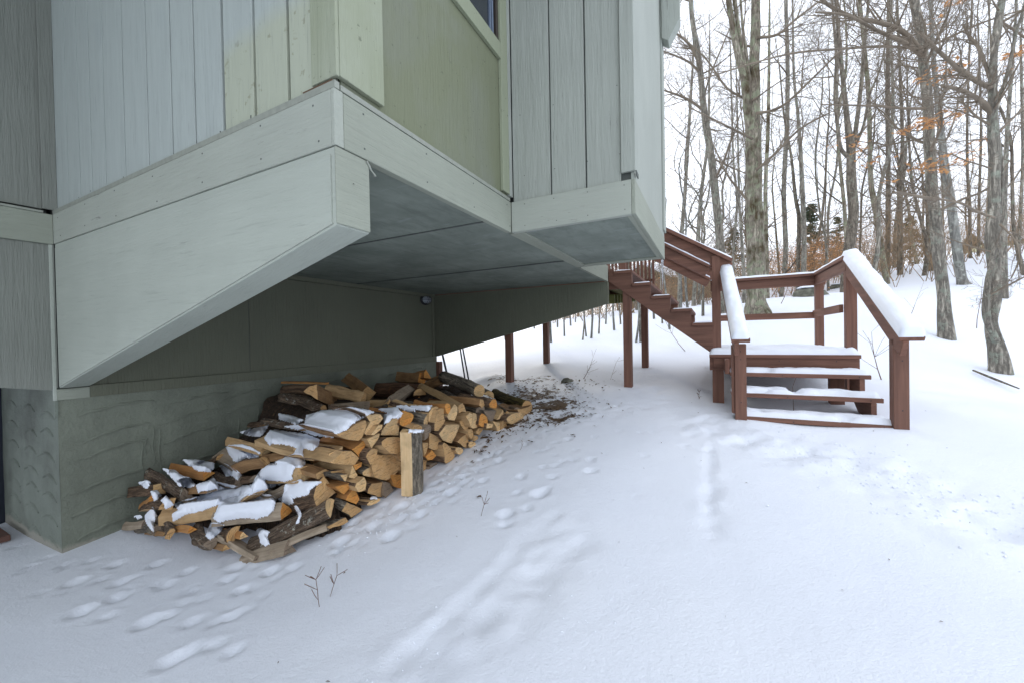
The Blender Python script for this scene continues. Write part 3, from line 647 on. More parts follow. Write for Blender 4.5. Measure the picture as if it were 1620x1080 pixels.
dk = hthing('raised_deck', 'red brown raised deck on square posts behind the house', 'deck', 2.5, 6.0, -.75)
bm = BM()
for i in range(13): box(bm, .84 if 5.17+i*.145 > 6.42 else 1.13, 4.6, 5.17+i*.145, 5.17+i*.145+.139, .79, .826)
hpart('deck_boards', bm, 'red_a', dk, bevel=.003)
bm = BM()
for i in range(9): box(bm, 1.20+i*.40, 1.238+i*.40, 5.23, 7.0, .61, .789)
hpart('joist', bm, 'deck_under', dk)
bm = BM()
for i in range(9): box(bm, 1.15, 3.9, 5.28+i*.2, 5.33+i*.2, .42+.018*i, .54+.018*i)
hpart('cross_boards', bm, 'deck_under', dk)
board(dk, 'beam', .9, 4.6, 5.192, 5.228, .60, .788, 'red_a'); board(dk, 'beam', .86, 4.6, 7.002, 7.04, .60, .788, 'red_a')
for (a_, b_, z0_) in ((2.715, 5.215, -1.0), (.968, 5.215, -1.0), (2.70, 6.66, -.8), (.955, 6.6, -.8)):
    board(dk, 'post', a_-.05, a_+.05, b_-.05, b_+.05, z0_, .599, 'red_v')
bm = BM(); box(bm, .83, 4.2, 6.98, 7.02, 1.66, 1.70); box(bm, .83, 4.2, 6.985, 7.015, .90, .94)
bl = BM(); i = 0
a_ = .84
while a_ < 4.1: box(bl, a_, a_+.034, 6.955, 6.984, .80, 1.66); a_ += .062
hpart('balustrade_rail', bm, 'red_a', dk, bevel=.003); hpart('balusters', bl, 'red_v', dk)['kind'] = 'stuff'
# dark slim poles leaning at the far foundation corner
def pole(label, P, Q, r=.013):
    o = hthing('leaning_pole', label, 'pole', *P); bm = BM(); tube(bm, [hl(*P), hl(*Q)], [r, r], 8); hpart('pole_shaft', bm, 'navy', o, smooth=True); return o
pole('dark blue pole leaning closest to the far foundation corner', bp(712, 612, b=5.18), bp(699, 556, b=5.14), .017)
pole('middle slim dark pole leaning left of the deck posts', bp(738, 614, b=5.3), bp(727, 545, b=5.16))
pole('right hand slim dark pole of the crossed pair beyond the log pile', bp(744, 614, b=5.25), bp(731, 545, b=5.20))
ps = hthing('corner_post', 'short red brown post at the far end of the foundation', 'post', 3.95, 5.11, -.7)
bm = BM(); box(bm, 3.93, 4.02, 5.075, 5.16, -1.1, -.375); hpart('post_body', bm, 'red_v', ps, bevel=.004)
# ================================================================== GROUND
def ab2xy(a, b): return (a*AX.x + b*BX.x, a*AX.y + b*BX.y)
ctrl = []
for (a, b, z) in [(3.99, .945, -1.42), (3.4, 1.1, -1.41), (2.42, 1.42, -1.36), (2.15, 2.05, -1.20), (2.0, 2.9, -1.03), (1.9, 3.95, -.90), (3.9, 4.9, -.86), (3.9, 3.0, -1.1),
                  (2.7, 5.15, -.776), (.97, 5.15, -.70), (2.62, 6.6, -.546), (.94, 6.55, -.516), (-.22, 3.98, -.80), (-1.29, 3.98, -.79),
                  (-.06, 4.87, -.785), (4.8, .9, -1.47), (6.0, .5, -1.5)]:
    ctrl.append((*ab2xy(a, b), z))
for (x, y, z) in [(0, .3, -1.10), (-1.2, .6, -1.22), (-2.2, 1.4, -1.36), (-3.2, 1.2, -1.42), (1.5, .4, -.98), (3, .5, -.84), (1.2, 1.6, -1.02), (.3, 1.5, -1.10), (2.6, 1.9, -.90), (4.5, 2.5, -.66), (0, -3, -1.2), (-4, -2, -1.5), (4, -3, -.8)]:
    ctrl.append((x, y, z))
for (u, v, d) in [(1582, 590, 5.0), (1495, 535, 6.5), (1524, 458, 9.0), (1197, 497, 8.0), (1342, 464, 9.5), (1180, 482, 14), (1100, 478, 15), (1000, 492, 15), (900, 510, 14),
                  (760, 540, 13), (600, 548, 13), (1610, 398, 14), (1500, 412, 14), (1400, 428, 14), (1300, 450, 15), (1000, 545, 8.5), (870, 545, 9), (1400, 520, 6.5)]:
    p = wp(u, v, d); ctrl.append((p.x, p.y, p.z-H))
for az_ in range(-80, 260, 20):
    e = math.radians(az_); s_ = 30
    zz = 4.3*math.sin(e-math.radians(8)) + (.9 if -40 < az_ < 100 else -.6)
    ctrl.append((s_*math.sin(e), s_*math.cos(e), zz))
P_ = np.array(ctrl); n_ = len(P_)
def _U(r2): return np.where(r2 > 1e-12, r2*np.log(np.maximum(r2, 1e-12)), 0.0)
K_ = _U(((P_[:, None, :2]-P_[None, :, :2])**2).sum(-1)) + np.eye(n_)*0.02
Q_ = np.hstack([np.ones((n_, 1)), P_[:, :2]])
S_ = np.vstack([np.hstack([K_, Q_]), np.hstack([Q_.T, np.zeros((3, 3))])])
W_ = np.linalg.solve(S_, np.concatenate([P_[:, 2], np.zeros(3)]))
def ground_np(xy):
    xy = np.atleast_2d(np.asarray(xy, float)); r = np.hypot(xy[:, 0], xy[:, 1]); k = np.minimum(1, 30/np.maximum(r, 1e-6))
    q = xy*k[:, None]
    z = _U(((q[:, None, :]-P_[None, :, :2])**2).sum(-1)) @ W_[:n_] + np.hstack([np.ones((len(q), 1)), q]) @ W_[n_:]
    return z + H - np.maximum(0, r-30)*0.01
def ground(x, y): return float(ground_np([(x, y)])[0])
def on_ground(u, v):
    """where the sight line through a sketch pixel meets the smooth ground"""
    r = ray(u, v); lo = .3
    d = .5
    while d < 60:
        p = r*d
        if p.z + H < ground(p.x, p.y): break
        d *= 1.06
    lo, hi = d/1.06, d
    for _ in range(18):
        mid = (lo+hi)/2; p = r*mid
        if p.z + H < ground(p.x, p.y): hi = mid
        else: lo = mid
    p = r*hi; return Vector((p.x, p.y, p.z+H))

# hoof and paw prints: (u, v, radius across, radius along, depth); centres read off the survey sketch
prints = []
for l in """25 862 .045;50 893 .05;75 880 .05;100 893 .05;145 887 .055;182 893 .06;250 893 .07;298 905 .06;120 922 .12;160 918 .05;190 923 .07;262 928 .07;190 945 .11;130 968 .13;172 975 .06;
235 985 .14;268 975 .06;305 985 .08;370 975 .07;345 985 .05;385 935 .07;360 920 .07;375 900 .10;430 905 .10;465 900 .07;270 1045 .12;300 1030 .09;340 1020 .07;370 1030 .06;
560 830 .06;585 815 .06;610 800 .06;590 835 .09;640 800 .09;665 815 .11;690 795 .05;715 780 .10;620 850 .14;540 860 .12;700 750 .05;725 742 .05;745 735 .05;760 728 .05;735 755 .05;690 765 .05;720 765 .04;
775 722 .05;790 715 .05;800 705 .045;812 697 .04;760 705 .04;790 730 .06;765 762 .06;825 755 .06;860 740 .05;875 755 .06;935 725 .05;935 745 .08;855 782 .15;820 780 .05;865 775 .05;
890 730 .04;905 728 .04;880 737 .04;908 712 .03;1010 785 .03;800 815 .12;835 805 .06;770 700 .035;750 716 .035;680 790 .04;655 806 .04;640 820 .05;880 700 .04;850 715 .04;800 830 .07""".replace('\n', '').split(';'):
    u, v, r = (float(t) for t in l.split()); r = min(r, .045+r*.35); p = on_ground(u, v); prints.append((p.x, p.y, r*.52, .013+r*.15))
rp = random.Random(6)
for _ in range(150):      # many small hops along the foot of the pile and towards the stair
    t = rp.random(); u = 540+t*330+rp.gauss(0, 14); v = 858-t*185+rp.gauss(0, 16)*(1.2-t); 
    if rp.random() < .25: u, v = 30+rp.random()*420, 885+rp.random()*80
    if rp.random() < .15: u, v = 860+rp.random()*260, 640+rp.random()*90
    p = on_ground(u, v); prints.append((p.x, p.y, rp.uniform(.014, .028), rp.uniform(.010, .020)))
trail = []     # dragged furrows: polylines of (u, v, half width, depth)
def furrow(pts, w, dep):
    q = [on_ground(u, v) for u, v in pts]
    for i in range(len(q)-1):
        n = max(2, int((q[i+1]-q[i]).length/.05))
        for k in range(n): p = q[i].lerp(q[i+1], k/n); trail.append((p.x, p.y, w*random.uniform(.7, 1.35), dep*random.uniform(.5, 1.3)))
random.seed(3)
furrow([(880, 815), (830, 850), (800, 895), (760, 930), (720, 965), (660, 1020), (600, 1075)], .048, .026)
furrow([(1125, 700), (1122, 760), (1122, 830)], .032, .03)
furrow([(1000, 935), (930, 985), (870, 1010)], .03, .008)
furrow([(840, 925), (890, 950)], .03, .008)
def seg_mask(X, Y, pts, w):
    q = [on_ground(u, v) for u, v in pts]; best = np.full(X.shape, 9.0)
    for i in range(len(q)-1):
        ax, ay, bx_, by_ = q[i].x, q[i].y, q[i+1].x, q[i+1].y; L2 = (bx_-ax)**2+(by_-ay)**2
        t = np.clip(((X-ax)*(bx_-ax)+(Y-ay)*(by_-ay))/L2, 0, 1); best = np.minimum(best, np.hypot(X-ax-t*(bx_-ax), Y-ay-t*(by_-ay)))
    return np.clip(1-best/w, 0, 1)

def axis_pts(lo, hi, c, fine, grow):
    out = [c]; s = fine; x = c
    while x < hi: s *= grow if x > c+3.4 else 1.0; x += s; out.append(x)
    s = fine; x = c
    while x > lo: s *= grow if x < c-3.4 else 1.0; x -= s; out.insert(0, x)
    return np.array(out)
xs = axis_pts(-400, 400, 0.0, .028, 1.06); ys = axis_pts(-250, 500, 3.2, .028, 1.06)
GX, GY = np.meshgrid(xs, ys, indexing='ij'); shp = GX.shape
fx, fy = GX.ravel(), GY.ravel()
Z = np.concatenate([ground_np(np.stack([fx[i:i+20000], fy[i:i+20000]], 1)) for i in range(0, len(fx), 20000)])
near = np.hypot(fx, fy-2) < 9
NZ = np.zeros_like(Z); R1 = np.zeros_like(Z)
idx = np.nonzero(np.hypot(fx, fy) < 40)[0]
for i in idx:
    x, y = fx[i], fy[i]
    NZ[i] = .022*noise.noise(Vector((x*.55, y*.55, 2.0))) + .009*noise.noise(Vector((x*1.7, y*1.7, 5.0)))
    if near[i]: R1[i] = noise.fractal(Vector((x*5.2, y*5.2, 1.0)), .9, 2.1, 5)
Z += NZ
rough = np.zeros_like(Z)
rough = np.maximum(rough, seg_mask(fx, fy, [(1010, 585), (1040, 620), (1090, 650), (1150, 690)], .45)*.9)
rough = np.maximum(rough, seg_mask(fx, fy, [(1130, 680), (1300, 715), (1400, 745), (1500, 790), (1620, 860)], .42)*1.0)
rough = np.maximum(rough, seg_mask(fx, fy, [(930, 650), (1000, 640), (1060, 640)], .5)*.7)
rough = np.maximum(rough, seg_mask(fx, fy, [(640, 1050), (800, 960), (900, 850)], .22)*.8)
rough = np.maximum(rough, seg_mask(fx, fy, [(1180, 700), (1290, 730), (1380, 760)], .35)*.8)
rough = np.maximum(rough, seg_mask(fx, fy, [(1125, 690), (1122, 840)], .08)*.7)
Z += R1*.0012 + rough*R1*.032 - rough*.012
lit = np.zeros_like(Z)
for (u, v, r, s_) in [(800, 605, .5, .5), (845, 625, .6, .72), (870, 640, .5, .85), (820, 640, .4, .8), (850, 600, .5, .55), (905, 610, .4, .3), (800, 668, .35, .7), (770, 695, .3, .5), (740, 725, .25, .3), (880, 660, .35, .7), (690, 700, .5, .8), (760, 660, .6, .8)]:
    p = on_ground(u, v); lit = np.maximum(lit, s_*np.exp(-((fx-p.x)**2+(fy-p.y)**2)/(2*(r*.55)**2)))
Z += lit*R1*.018 - np.clip(lit-.3, 0, 1)*.02
for (x, y, r, dep) in prints:
    m_ = (np.abs(fx-x) < r*3) & (np.abs(fy-y) < r*3)
    d2 = ((fx[m_]-x)**2+(fy[m_]-y)**2)/(r*r); Z[m_] -= dep*(np.exp(-d2**3.2)*(1+.5*R1[m_]) - .15*np.exp(-(np.sqrt(d2)-1.45)**2*5))
for (x, y, r, dep) in trail:
    m_ = (np.abs(fx-x) < r*2.5) & (np.abs(fy-y) < r*2.5)
    d2 = ((fx[m_]-x)**2+(fy[m_]-y)**2)/(r*r); Z[m_] -= dep*.24*(1+.9*R1[m_])*(np.exp(-d2**1.3) - .25*np.exp(-(np.sqrt(d2)-1.45)**2*4))
# small drifts hugging posts
for (a, b, s_) in [(2.70, 5.15, .09), (.97, 5.15, .02), (2.62, 6.6, .05), (3.2, 5.5, .12), (-1.29, 4.05, .03), (-.22, 4.05, .03)]:
    x, y = ab2xy(a, b); Z += s_*np.exp(-((fx-x)**2+(fy-y)**2)/(2*.22**2))
# keep the snow below the fire wood heap's footprint level
ga = fx*AX.x+fy*AX.y; gb = fx*BX.x+fy*BX.y
me = bpy.data.meshes.new('snow_ground'); nx, ny = shp
verts = np.stack([fx, fy, Z], 1)
ii = np.arange(nx*ny).reshape(nx, ny); faces = np.stack([ii[:-1, :-1].ravel(), ii[1:, :-1].ravel(), ii[1:, 1:].ravel(), ii[:-1, 1:].ravel()], 1)
me.vertices.add(len(verts)); me.vertices.foreach_set('co', verts.ravel().astype(np.float32))
me.loops.add(faces.size); me.loops.foreach_set('vertex_index', faces.ravel().astype(np.int32))
me.polygons.add(len(faces)); me.polygons.foreach_set('loop_start', (np.arange(len(faces))*4).astype(np.int32))
me.update(calc_edges=True); me.validate()
me.polygons.foreach_set('use_smooth', [True]*len(me.polygons))
at_ = me.attributes.new('litter', 'FLOAT', 'POINT'); at_.data.foreach_set('value', lit.astype(np.float32))
me.materials.append(M['ground'])
go = bpy.data.objects.new('ground', me); C.objects.link(go); tag(go, 'snow covered ground sloping up to the right', 'ground', kind='structure')
Zg = Z.reshape(shp)
def gz(x, y):
    i = int(np.clip(np.searchsorted(xs, x)-1, 0, nx-2)); j = int(np.clip(np.searchsorted(ys, y)-1, 0, ny-2))
    tx = (x-xs[i])/(xs[i+1]-xs[i]); ty = (y-ys[j])/(ys[j+1]-ys[j])
    return float(Zg[i, j]*(1-tx)*(1-ty)+Zg[i+1, j]*tx*(1-ty)+Zg[i, j+1]*(1-tx)*ty+Zg[i+1, j+1]*tx*ty)

# crumbs of snow thrown up beside the furrows and the trodden path
cr = BM(); rc = random.Random(31)
def crumb(x, y, r):
    c = Vector((x, y, gz(x, y)+r*.25)); q = [c+Vector((math.cos(a)*r*rc.uniform(.7, 1.3), math.sin(a)*r*rc.uniform(.7, 1.3), rc.uniform(-.2, .2)*r)) for a in (0, 1.26, 2.51, 3.77, 5.03)]
    vs = [cr.verts.new(p) for p in q]; t_ = cr.verts.new(c+Vector((rc.uniform(-.3, .3)*r, rc.uniform(-.3, .3)*r, r*rc.uniform(.6, 1))))
    for i in range(5): cr.faces.new((vs[i], vs[(i+1) % 5], t_))
for (x, y, r, dep) in trail:
    for _ in range(4):
        crumb(x+rc.gauss(0, r*1.6), y+rc.gauss(0, r*1.6), rc.uniform(.0015, .0045))
for pts_c, w_, n_c in (([(1150, 690), (1300, 712), (1400, 745), (1500, 790), (1620, 860)], .22, 420), ([(1010, 585), (1040, 620), (1090, 650), (1150, 690)], .25, 260), ([(930, 650), (1000, 640), (1060, 640)], .3, 200), ([(560, 850), (640, 810), (720, 770), (790, 705)], .12, 220)):
    q = [on_ground(u, v) for u, v in pts_c]
    for _ in range(n_c):
        i = rc.randrange(len(q)-1); p = q[i].lerp(q[i+1], rc.random()); crumb(p.x+rc.gauss(0, w_), p.y+rc.gauss(0, w_), rc.uniform(.002, .008))
co_ = link('snow_crumbs', cr, 'snow'); tag(co_, 'small crumbs of broken snow beside the tracks', 'snow', kind='stuff')
# ================================================================== FIREWOOD
tp = """210 790 3.75;207 825 3.8;232 850 3.6;270 845 3.3;300 835 3.1;345 865 2.75;362 850 2.7;400 880 2.5;427 890 2.4;460 865 2.3;515 840 2.2;550 815 2.15;600 798 2.15;655 775 2.07;720 720 2.0;
245 735 3.8;275 725 3.8;340 715 3.8;362 690 3.75;410 662 3.75;440 620 3.75;450 602 3.85;550 590 3.8;600 600 3.65;660 582 3.75;690 592 3.7;290 790 3.3;330 750 3.45;380 735 3.25;340 800 3.0;345 835 2.85;
400 800 2.7;460 800 2.45;440 740 2.75;420 700 3.1;460 700 2.85;500 730 2.42;500 700 2.6;530 690 2.3;480 660 3.1;500 625 3.35;560 665 2.55;580 630 3.0;640 620 2.9;600 652 2.4;640 648 2.2;700 645 2.06;
540 780 2.2;600 700 2.15;665 600 3.3;735 640 2.04;720 600 2.9;760 618 2.4;778 620 2.4;760 645 2.04;786 618 2.6;832 640 1.92;800 650 1.95;827 660 1.90;700 700 2.04;650 700 2.1""".replace('\n', '')
T_ = np.array([[float(x) for x in l.split()] for l in tp.split(';')])
t2 = T_[:, :2]/100; nT = len(T_)
KT = _U(((t2[:, None]-t2[None])**2).sum(-1)) + np.eye(nT)*.01; QT = np.hstack([np.ones((nT, 1)), t2])
WT = np.linalg.solve(np.vstack([np.hstack([KT, QT]), np.hstack([QT.T, np.zeros((3, 3))])]), np.concatenate([T_[:, 2], np.zeros(3)]))
def heap_a(u, v):
    p = np.array([u, v])/100; return float(_U(((p-t2)**2).sum(-1)) @ WT[:nT] + WT[nT] + p @ WT[nT+1:])
def front_a(u): return 2.15 - .25*(u-600)/230
LOGOBJ = []; LOGP = []
def resample(poly, step):
    out = []; flags = []
    n = len(poly); per = [(poly[(i+1) % n]-poly[i]).length for i in range(n)]; mx = max(per)
    for i in range(n):
        a, b = poly[i], poly[(i+1) % n]; k = max(1, int(round(per[i]/step)))
        curved = per[i] < .62*mx
        for j in range(k): out.append(a.lerp(b, j/k)); flags.append(curved)
    return out, flags
def log_mesh(poly, L, seed, nz=6, rough=.05, taper=1.0, bend=.02, barkmode='auto', curve=None):
    """poly: 2D Vectors (metres) in the local xy plane; the log runs along local z"""
    bm = BM(); r_ = random.Random(seed); sz = max((p.length for p in poly)) or .05
    prof, fl = resample(poly, sz*.38); n = len(prof); rings = []
    bx_, by_ = r_.uniform(-bend, bend), r_.uniform(-bend, bend); e1 = (r_.uniform(-.12, .12), r_.uniform(-.12, .12))
    for k in range(nz+1):
        t = k/nz; ring = []; s_ = 1+(taper-1)*t
        for i, p in enumerate(prof):
            nn = noise.noise(Vector((p.x*14+seed*3.1, p.y*14, t*L*9)))*rough*sz*2.2 + noise.noise(Vector((p.x*60, p.y*60+seed, t*L*5)))*rough*sz
            q = p*s_; d = q.normalized() if q.length > 0 else q
            q = q + d*nn
            z = t*L + (q.x*e1[0]+q.y*e1[1] if k in (0, nz) else 0) + (noise.noise(Vector((p.x*40, p.y*40, seed+k)))*.004)
            ring.append(bm.verts.new((q.x + bx_*math.sin(math.pi*t), q.y + by_*math.sin(math.pi*t), z)))
        rings.append(ring)
    for k in range(nz):
        for i in range(n):
            f = bm.faces.new((rings[k][i], rings[k][(i+1) % n], rings[k+1][(i+1) % n], rings[k+1][i]))
            isb = fl[i] if barkmode == 'auto' else barkmode == 'all'
            f.material_index = 2 if isb else 1
            f.smooth = isb
    for ring in (rings[0], rings[-1]):
        c = Vector((0, 0, 0))
        for v_ in ring: c += v_.co
        c /= n; cz = (1 if ring is rings[0] else -1)*r_.uniform(-.002, .004)
        cv = bm.verts.new(c+Vector((0, 0, cz)))
        inner = [bm.verts.new(c.lerp(v_.co, .55)+Vector((0, 0, r_.uniform(-.002, .002)))) for v_ in ring]
        for i in range(n):
            j = (i+1) % n
            bm.faces.new((ring[i], ring[j], inner[j], inner[i])).material_index = 0; bm.faces.new((inner[i], inner[j], cv)).material_index = 0
    return bm
TONE = {'pale': ('end_pale', 'split_tan'), 'tan': ('end_tan', 'split_tan'), 'orange': ('end_orange', 'split_orange'), 'grey': ('end_grey', 'split_grey'), 'brown': ('end_tan', 'split_brown')}
def place_log(bm, mats, origin, zdir, xhint, label, group, name='firewood_log'):
    o = link(name, bm, mats); z = zdir.normalized(); x = (xhint - z*xhint.dot(z)).normalized(); y = z.cross(x)
    m_ = Matrix((x, y, z)).transposed().to_4x4(); m_.translation = origin; o.matrix_world = m_
    tag(o, label, 'firewood', group); LOGOBJ.append(o); return o
GRP = 'split firewood logs heaped under the house'
FR = """brown wedge s 530 686 545 681 561 669 578 663 580 672 574 692 569 698 548 694
pale forked w 574 653 587 655 593 653 602 654 607 661 602 668 597 676 582 689 577 684 586 667 581 661
pale sliver w 598 672 605 670 604 677 593 687 587 688
pale quarter-round b 603 687 604 680 612 668 622 661 632 659 632 688
orange half-round b 633 667 636 649 642 650 654 654 652 663 646 671 638 674 632 672
pale round g 677 650 684 655 684 668 677 673 671 673 670 662
pale crescent b 678 652 681 645 688 642 693 644 693 651 689 658 690 667 687 675 680 665
tan hollow b 691 648 701 645 704 665 701 673 695 681 688 680 687 668
orange oval b 704 639 710 637 713 642 711 653 706 653
pale tongue-shaped b 706 658 713 648 720 639 724 643 723 654 718 664 709 663
tan flat w 725 653 726 641 733 637 735 643 731 650
orange wedge w 556 710 577 696 580 700 568 722
pale pointed w 581 694 600 684 600 690 589 709
tan rounded b 612 694 620 690 636 692 636 709 626 719 612 712 604 700
tan rounded b 578 720 588 710 594 709 599 713 587 737 582 727
tan broad w 590 724 598 718 610 717 622 719 635 732 633 740 615 758 609 760 590 755
pale small w 521 717 543 706 540 714 530 727 522 725
tan slab w 521 731 544 713 556 713 568 724 560 734 548 735 530 734
orange sliver w 559 735 573 730 571 737 562 743
pale half-round g 569 749 582 739 591 740 596 747 594 754 587 753
pale triangular w 557 735 566 751 561 756 552 754
pale small g 538 751 550 749 550 754 547 761
orange broad w 529 769 548 765 562 758 564 758 546 781
pale triangular w 564 764 577 754 580 763 578 775 567 777 562 769
brown square w 581 772 586 764 604 761 607 786 600 786 582 779
grey chipped w 607 761 617 764 623 775 610 787 607 786
orange triangular w 560 769 569 789 564 797 547 790 550 783
pale half-round b 579 799 587 791 596 788 603 789 591 798
orange dark w 618 751 636 749 637 773 623 769
tan small w 627 720 636 712 636 729
brown square g 540 807 547 793 563 800 576 806 557 818
brown flat g 517 833 547 817 551 824 542 829 522 836
tan low b 646 676 660 670 669 674 669 680 653 679
grey long w 671 677 677 671 684 676 678 693 673 696
pale square w 702 670 727 671 728 674 723 687 717 702 700 696 693 685
brown broad w 679 684 689 688 699 696 696 707 689 711 679 707
orange drop-shaped b 673 722 682 711 690 720 684 727 677 728
tan narrow w 669 701 678 700 676 711 671 720
tan crescent b 701 699 711 704 718 716 718 723 708 730 703 731 704 718
pale oval b 718 709 726 706 733 709 733 717 726 718
brown pointed w 723 698 740 682 741 700 737 708
tan oval b 740 679 747 678 749 684 748 692 742 692
pale round b 741 701 747 697 753 700 751 706 743 708
tan narrow w 753 684 758 676 764 677 758 688
tan small b 750 688 756 689 757 693 751 697
tan broad w 728 666 743 661 744 668 738 681 733 678
pale narrow w 738 658 744 652 748 654 746 668 744 674
pale square w 748 653 754 654 756 676 745 676
orange rounded b 757 666 762 653 769 656 772 664 769 677 757 672
pale small b 771 669 780 670 778 676 769 677
pale pointed w 781 666 791 667 792 678 789 683
tan square w 793 666 801 661 802 674 793 679
pale triangular w 787 663 794 647 798 660
grey square g 763 649 786 648 781 666 774 664
pale half-round b 802 664 806 656 817 652 823 652 827 661 827 670 812 671
orange arched b 772 641 777 632 782 631 787 638 787 647
brown square w 820 647 832 645 840 640 842 650 836 660 826 663
tan broken w 671 714 676 722 673 740 669 745 664 730
orange upright w 669 737 680 736 682 758 675 764 669 755
grey rounded b 682 733 690 729 696 736 690 745 683 748 678 740
brown dark b 759 630 764 632 767 640 763 645 758 640
brown small w 590 788 598 786 606 790 600 794
brown dark g 524 745 556 740 552 752 526 752
brown dark w 499 749 515 740 522 744 510 758 502 757
grey narrow b 648 690 668 688 669 705 650 706
brown wide b 640 712 668 708 669 728 650 736
tan wide w 636 735 668 735 668 756 640 758
brown dark b 700 648 706 656 705 668 700 664
brown low b 690 712 702 708 702 720 692 727
brown low w 735 710 742 706 752 708 744 716"""
fr = []
for l in FR.split('\n'):
    p = l.split(); c = [float(x) for x in p[3:]]; fr.append((p[0], p[1], p[2], list(zip(c[::2], c[1::2]))))
# courses, counted from the snow line of the front face, and places left or right of the stake
info = []
for t, s_, k, P in fr:
    cu = sum(p[0] for p in P)/len(P); cv = sum(p[1] for p in P)/len(P)
    base = np.interp(cu, [500, 600, 655, 720, 760, 830], [850, 798, 775, 728, 702, 668]); hgt = np.interp(cu, [500, 655, 830], [32, 26, 18])
    info.append((cu, cv, max(0, int((base-cv)/hgt))))
ORD = ['bottom', 'second', 'third', 'fourth', 'fifth', 'sixth', 'seventh']; CNT = ['first', 'second', 'third', 'fourth', 'fifth', 'sixth', 'seventh', 'eighth', 'ninth', 'tenth', 'eleventh', 'twelfth', 'thirteenth']
plane_n = Vector((AX.x, AX.y, 0))
for i, (t, s_, k, P) in enumerate(fr):
    cu, cv, cs = info[i]; left = cu < 655
    same = sorted([q[0] for q in info if q[2] == cs and (q[0] < 655) == left], reverse=left)
    ordn = same.index(cu)
    lab = f"{t} {s_} log end in the {ORD[min(cs, 6)]} course, {CNT[ordn]} to the {'left' if left else 'right'} of the upright stake"
    r_ = random.Random(100+i); af = front_a(cu) + r_.uniform(-.035, .035)
    if i >= 57: af += .07
    pts = [hw(*bp(u, v, a=af)) for u, v in P]
    c = sum(pts, Vector())/len(pts); dz = (plane_n + Vector((r_.uniform(-.1, .1), r_.uniform(-.1, .1), r_.uniform(-.03, .09)))).normalized()
    xh = Vector((BX.x, BX.y, 0)); x = (xh-dz*xh.dot(dz)).normalized(); y = dz.cross(x)
    poly = [Vector(((p-c).dot(x), (p-c).dot(y))) for p in pts]
    if s_ in ('crescent', 'round', 'oval', 'rounded', 'half-round', 'arched') and len(poly) < 9:      # round the outline
        q = []
        for j in range(len(poly)):
            a_, b_, c_ = poly[j-1], poly[j], poly[(j+1) % len(poly)]; q += [b_.lerp(a_, .28), b_.lerp(c_, .28)]
        poly = [p*1.05 for p in q]
    em, sm = TONE[t]; bk_ = {'b': 'bark', 'g': 'bark_grey', 's': 'bark_red', 'w': 'bark'}[k]
    bm = log_mesh(poly, r_.uniform(.36, .44), 100+i, barkmode='none' if k == 'w' and len(P) < 6 else 'all' if k == 'g' else 'auto', rough=.045)
    place_log(bm, [em, sm, bk_], c, dz, x, lab, GRP); LOGP.append((af+.2, *bp(cu, cv, a=af)[1:]))

def shape(kind, r, seed):
    r_ = random.Random(seed); out = []
    if kind == 'r': return [Vector((math.cos(2*math.pi*i/11), math.sin(2*math.pi*i/11)))*r*r_.uniform(.92, 1.08) for i in range(11)]
    if kind == 'h': return [Vector((math.cos(math.pi*i/7), math.sin(math.pi*i/7)-.4))*r*1.15 for i in range(8)]
    if kind == 'H': return [Vector((math.cos(math.pi*i/7), -math.sin(math.pi*i/7)+.4))*r*1.15 for i in range(8)]      # flat side up
    if kind == 'q': return [Vector((-.6, -.6))*r*1.2] + [Vector((-.6+1.5*math.cos(math.pi/2*i/5), -.6+1.5*math.sin(math.pi/2*i/5)))*r*1.2 for i in range(6)]
    if kind == 'w': return [Vector((-1.0, -.7))*r, Vector((1.05, -.6))*r, Vector((.75, .35))*r, Vector((.1, .95))*r]
    if kind == 's': return [Vector((-1.9, -.5))*r, Vector((1.9, -.6))*r, Vector((1.8, .5))*r, Vector((-1.7, .6))*r]
    if kind == 'b': return [Vector((-1.0, -.85))*r, Vector((1.0, -.9))*r, Vector((.95, .85))*r, Vector((-.95, .9))*r]
    return [Vector((math.cos(2*math.pi*i/9), math.sin(2*math.pi*i/9)))*r*r_.uniform(.65, 1.2) for i in range(9)]     # gnarled
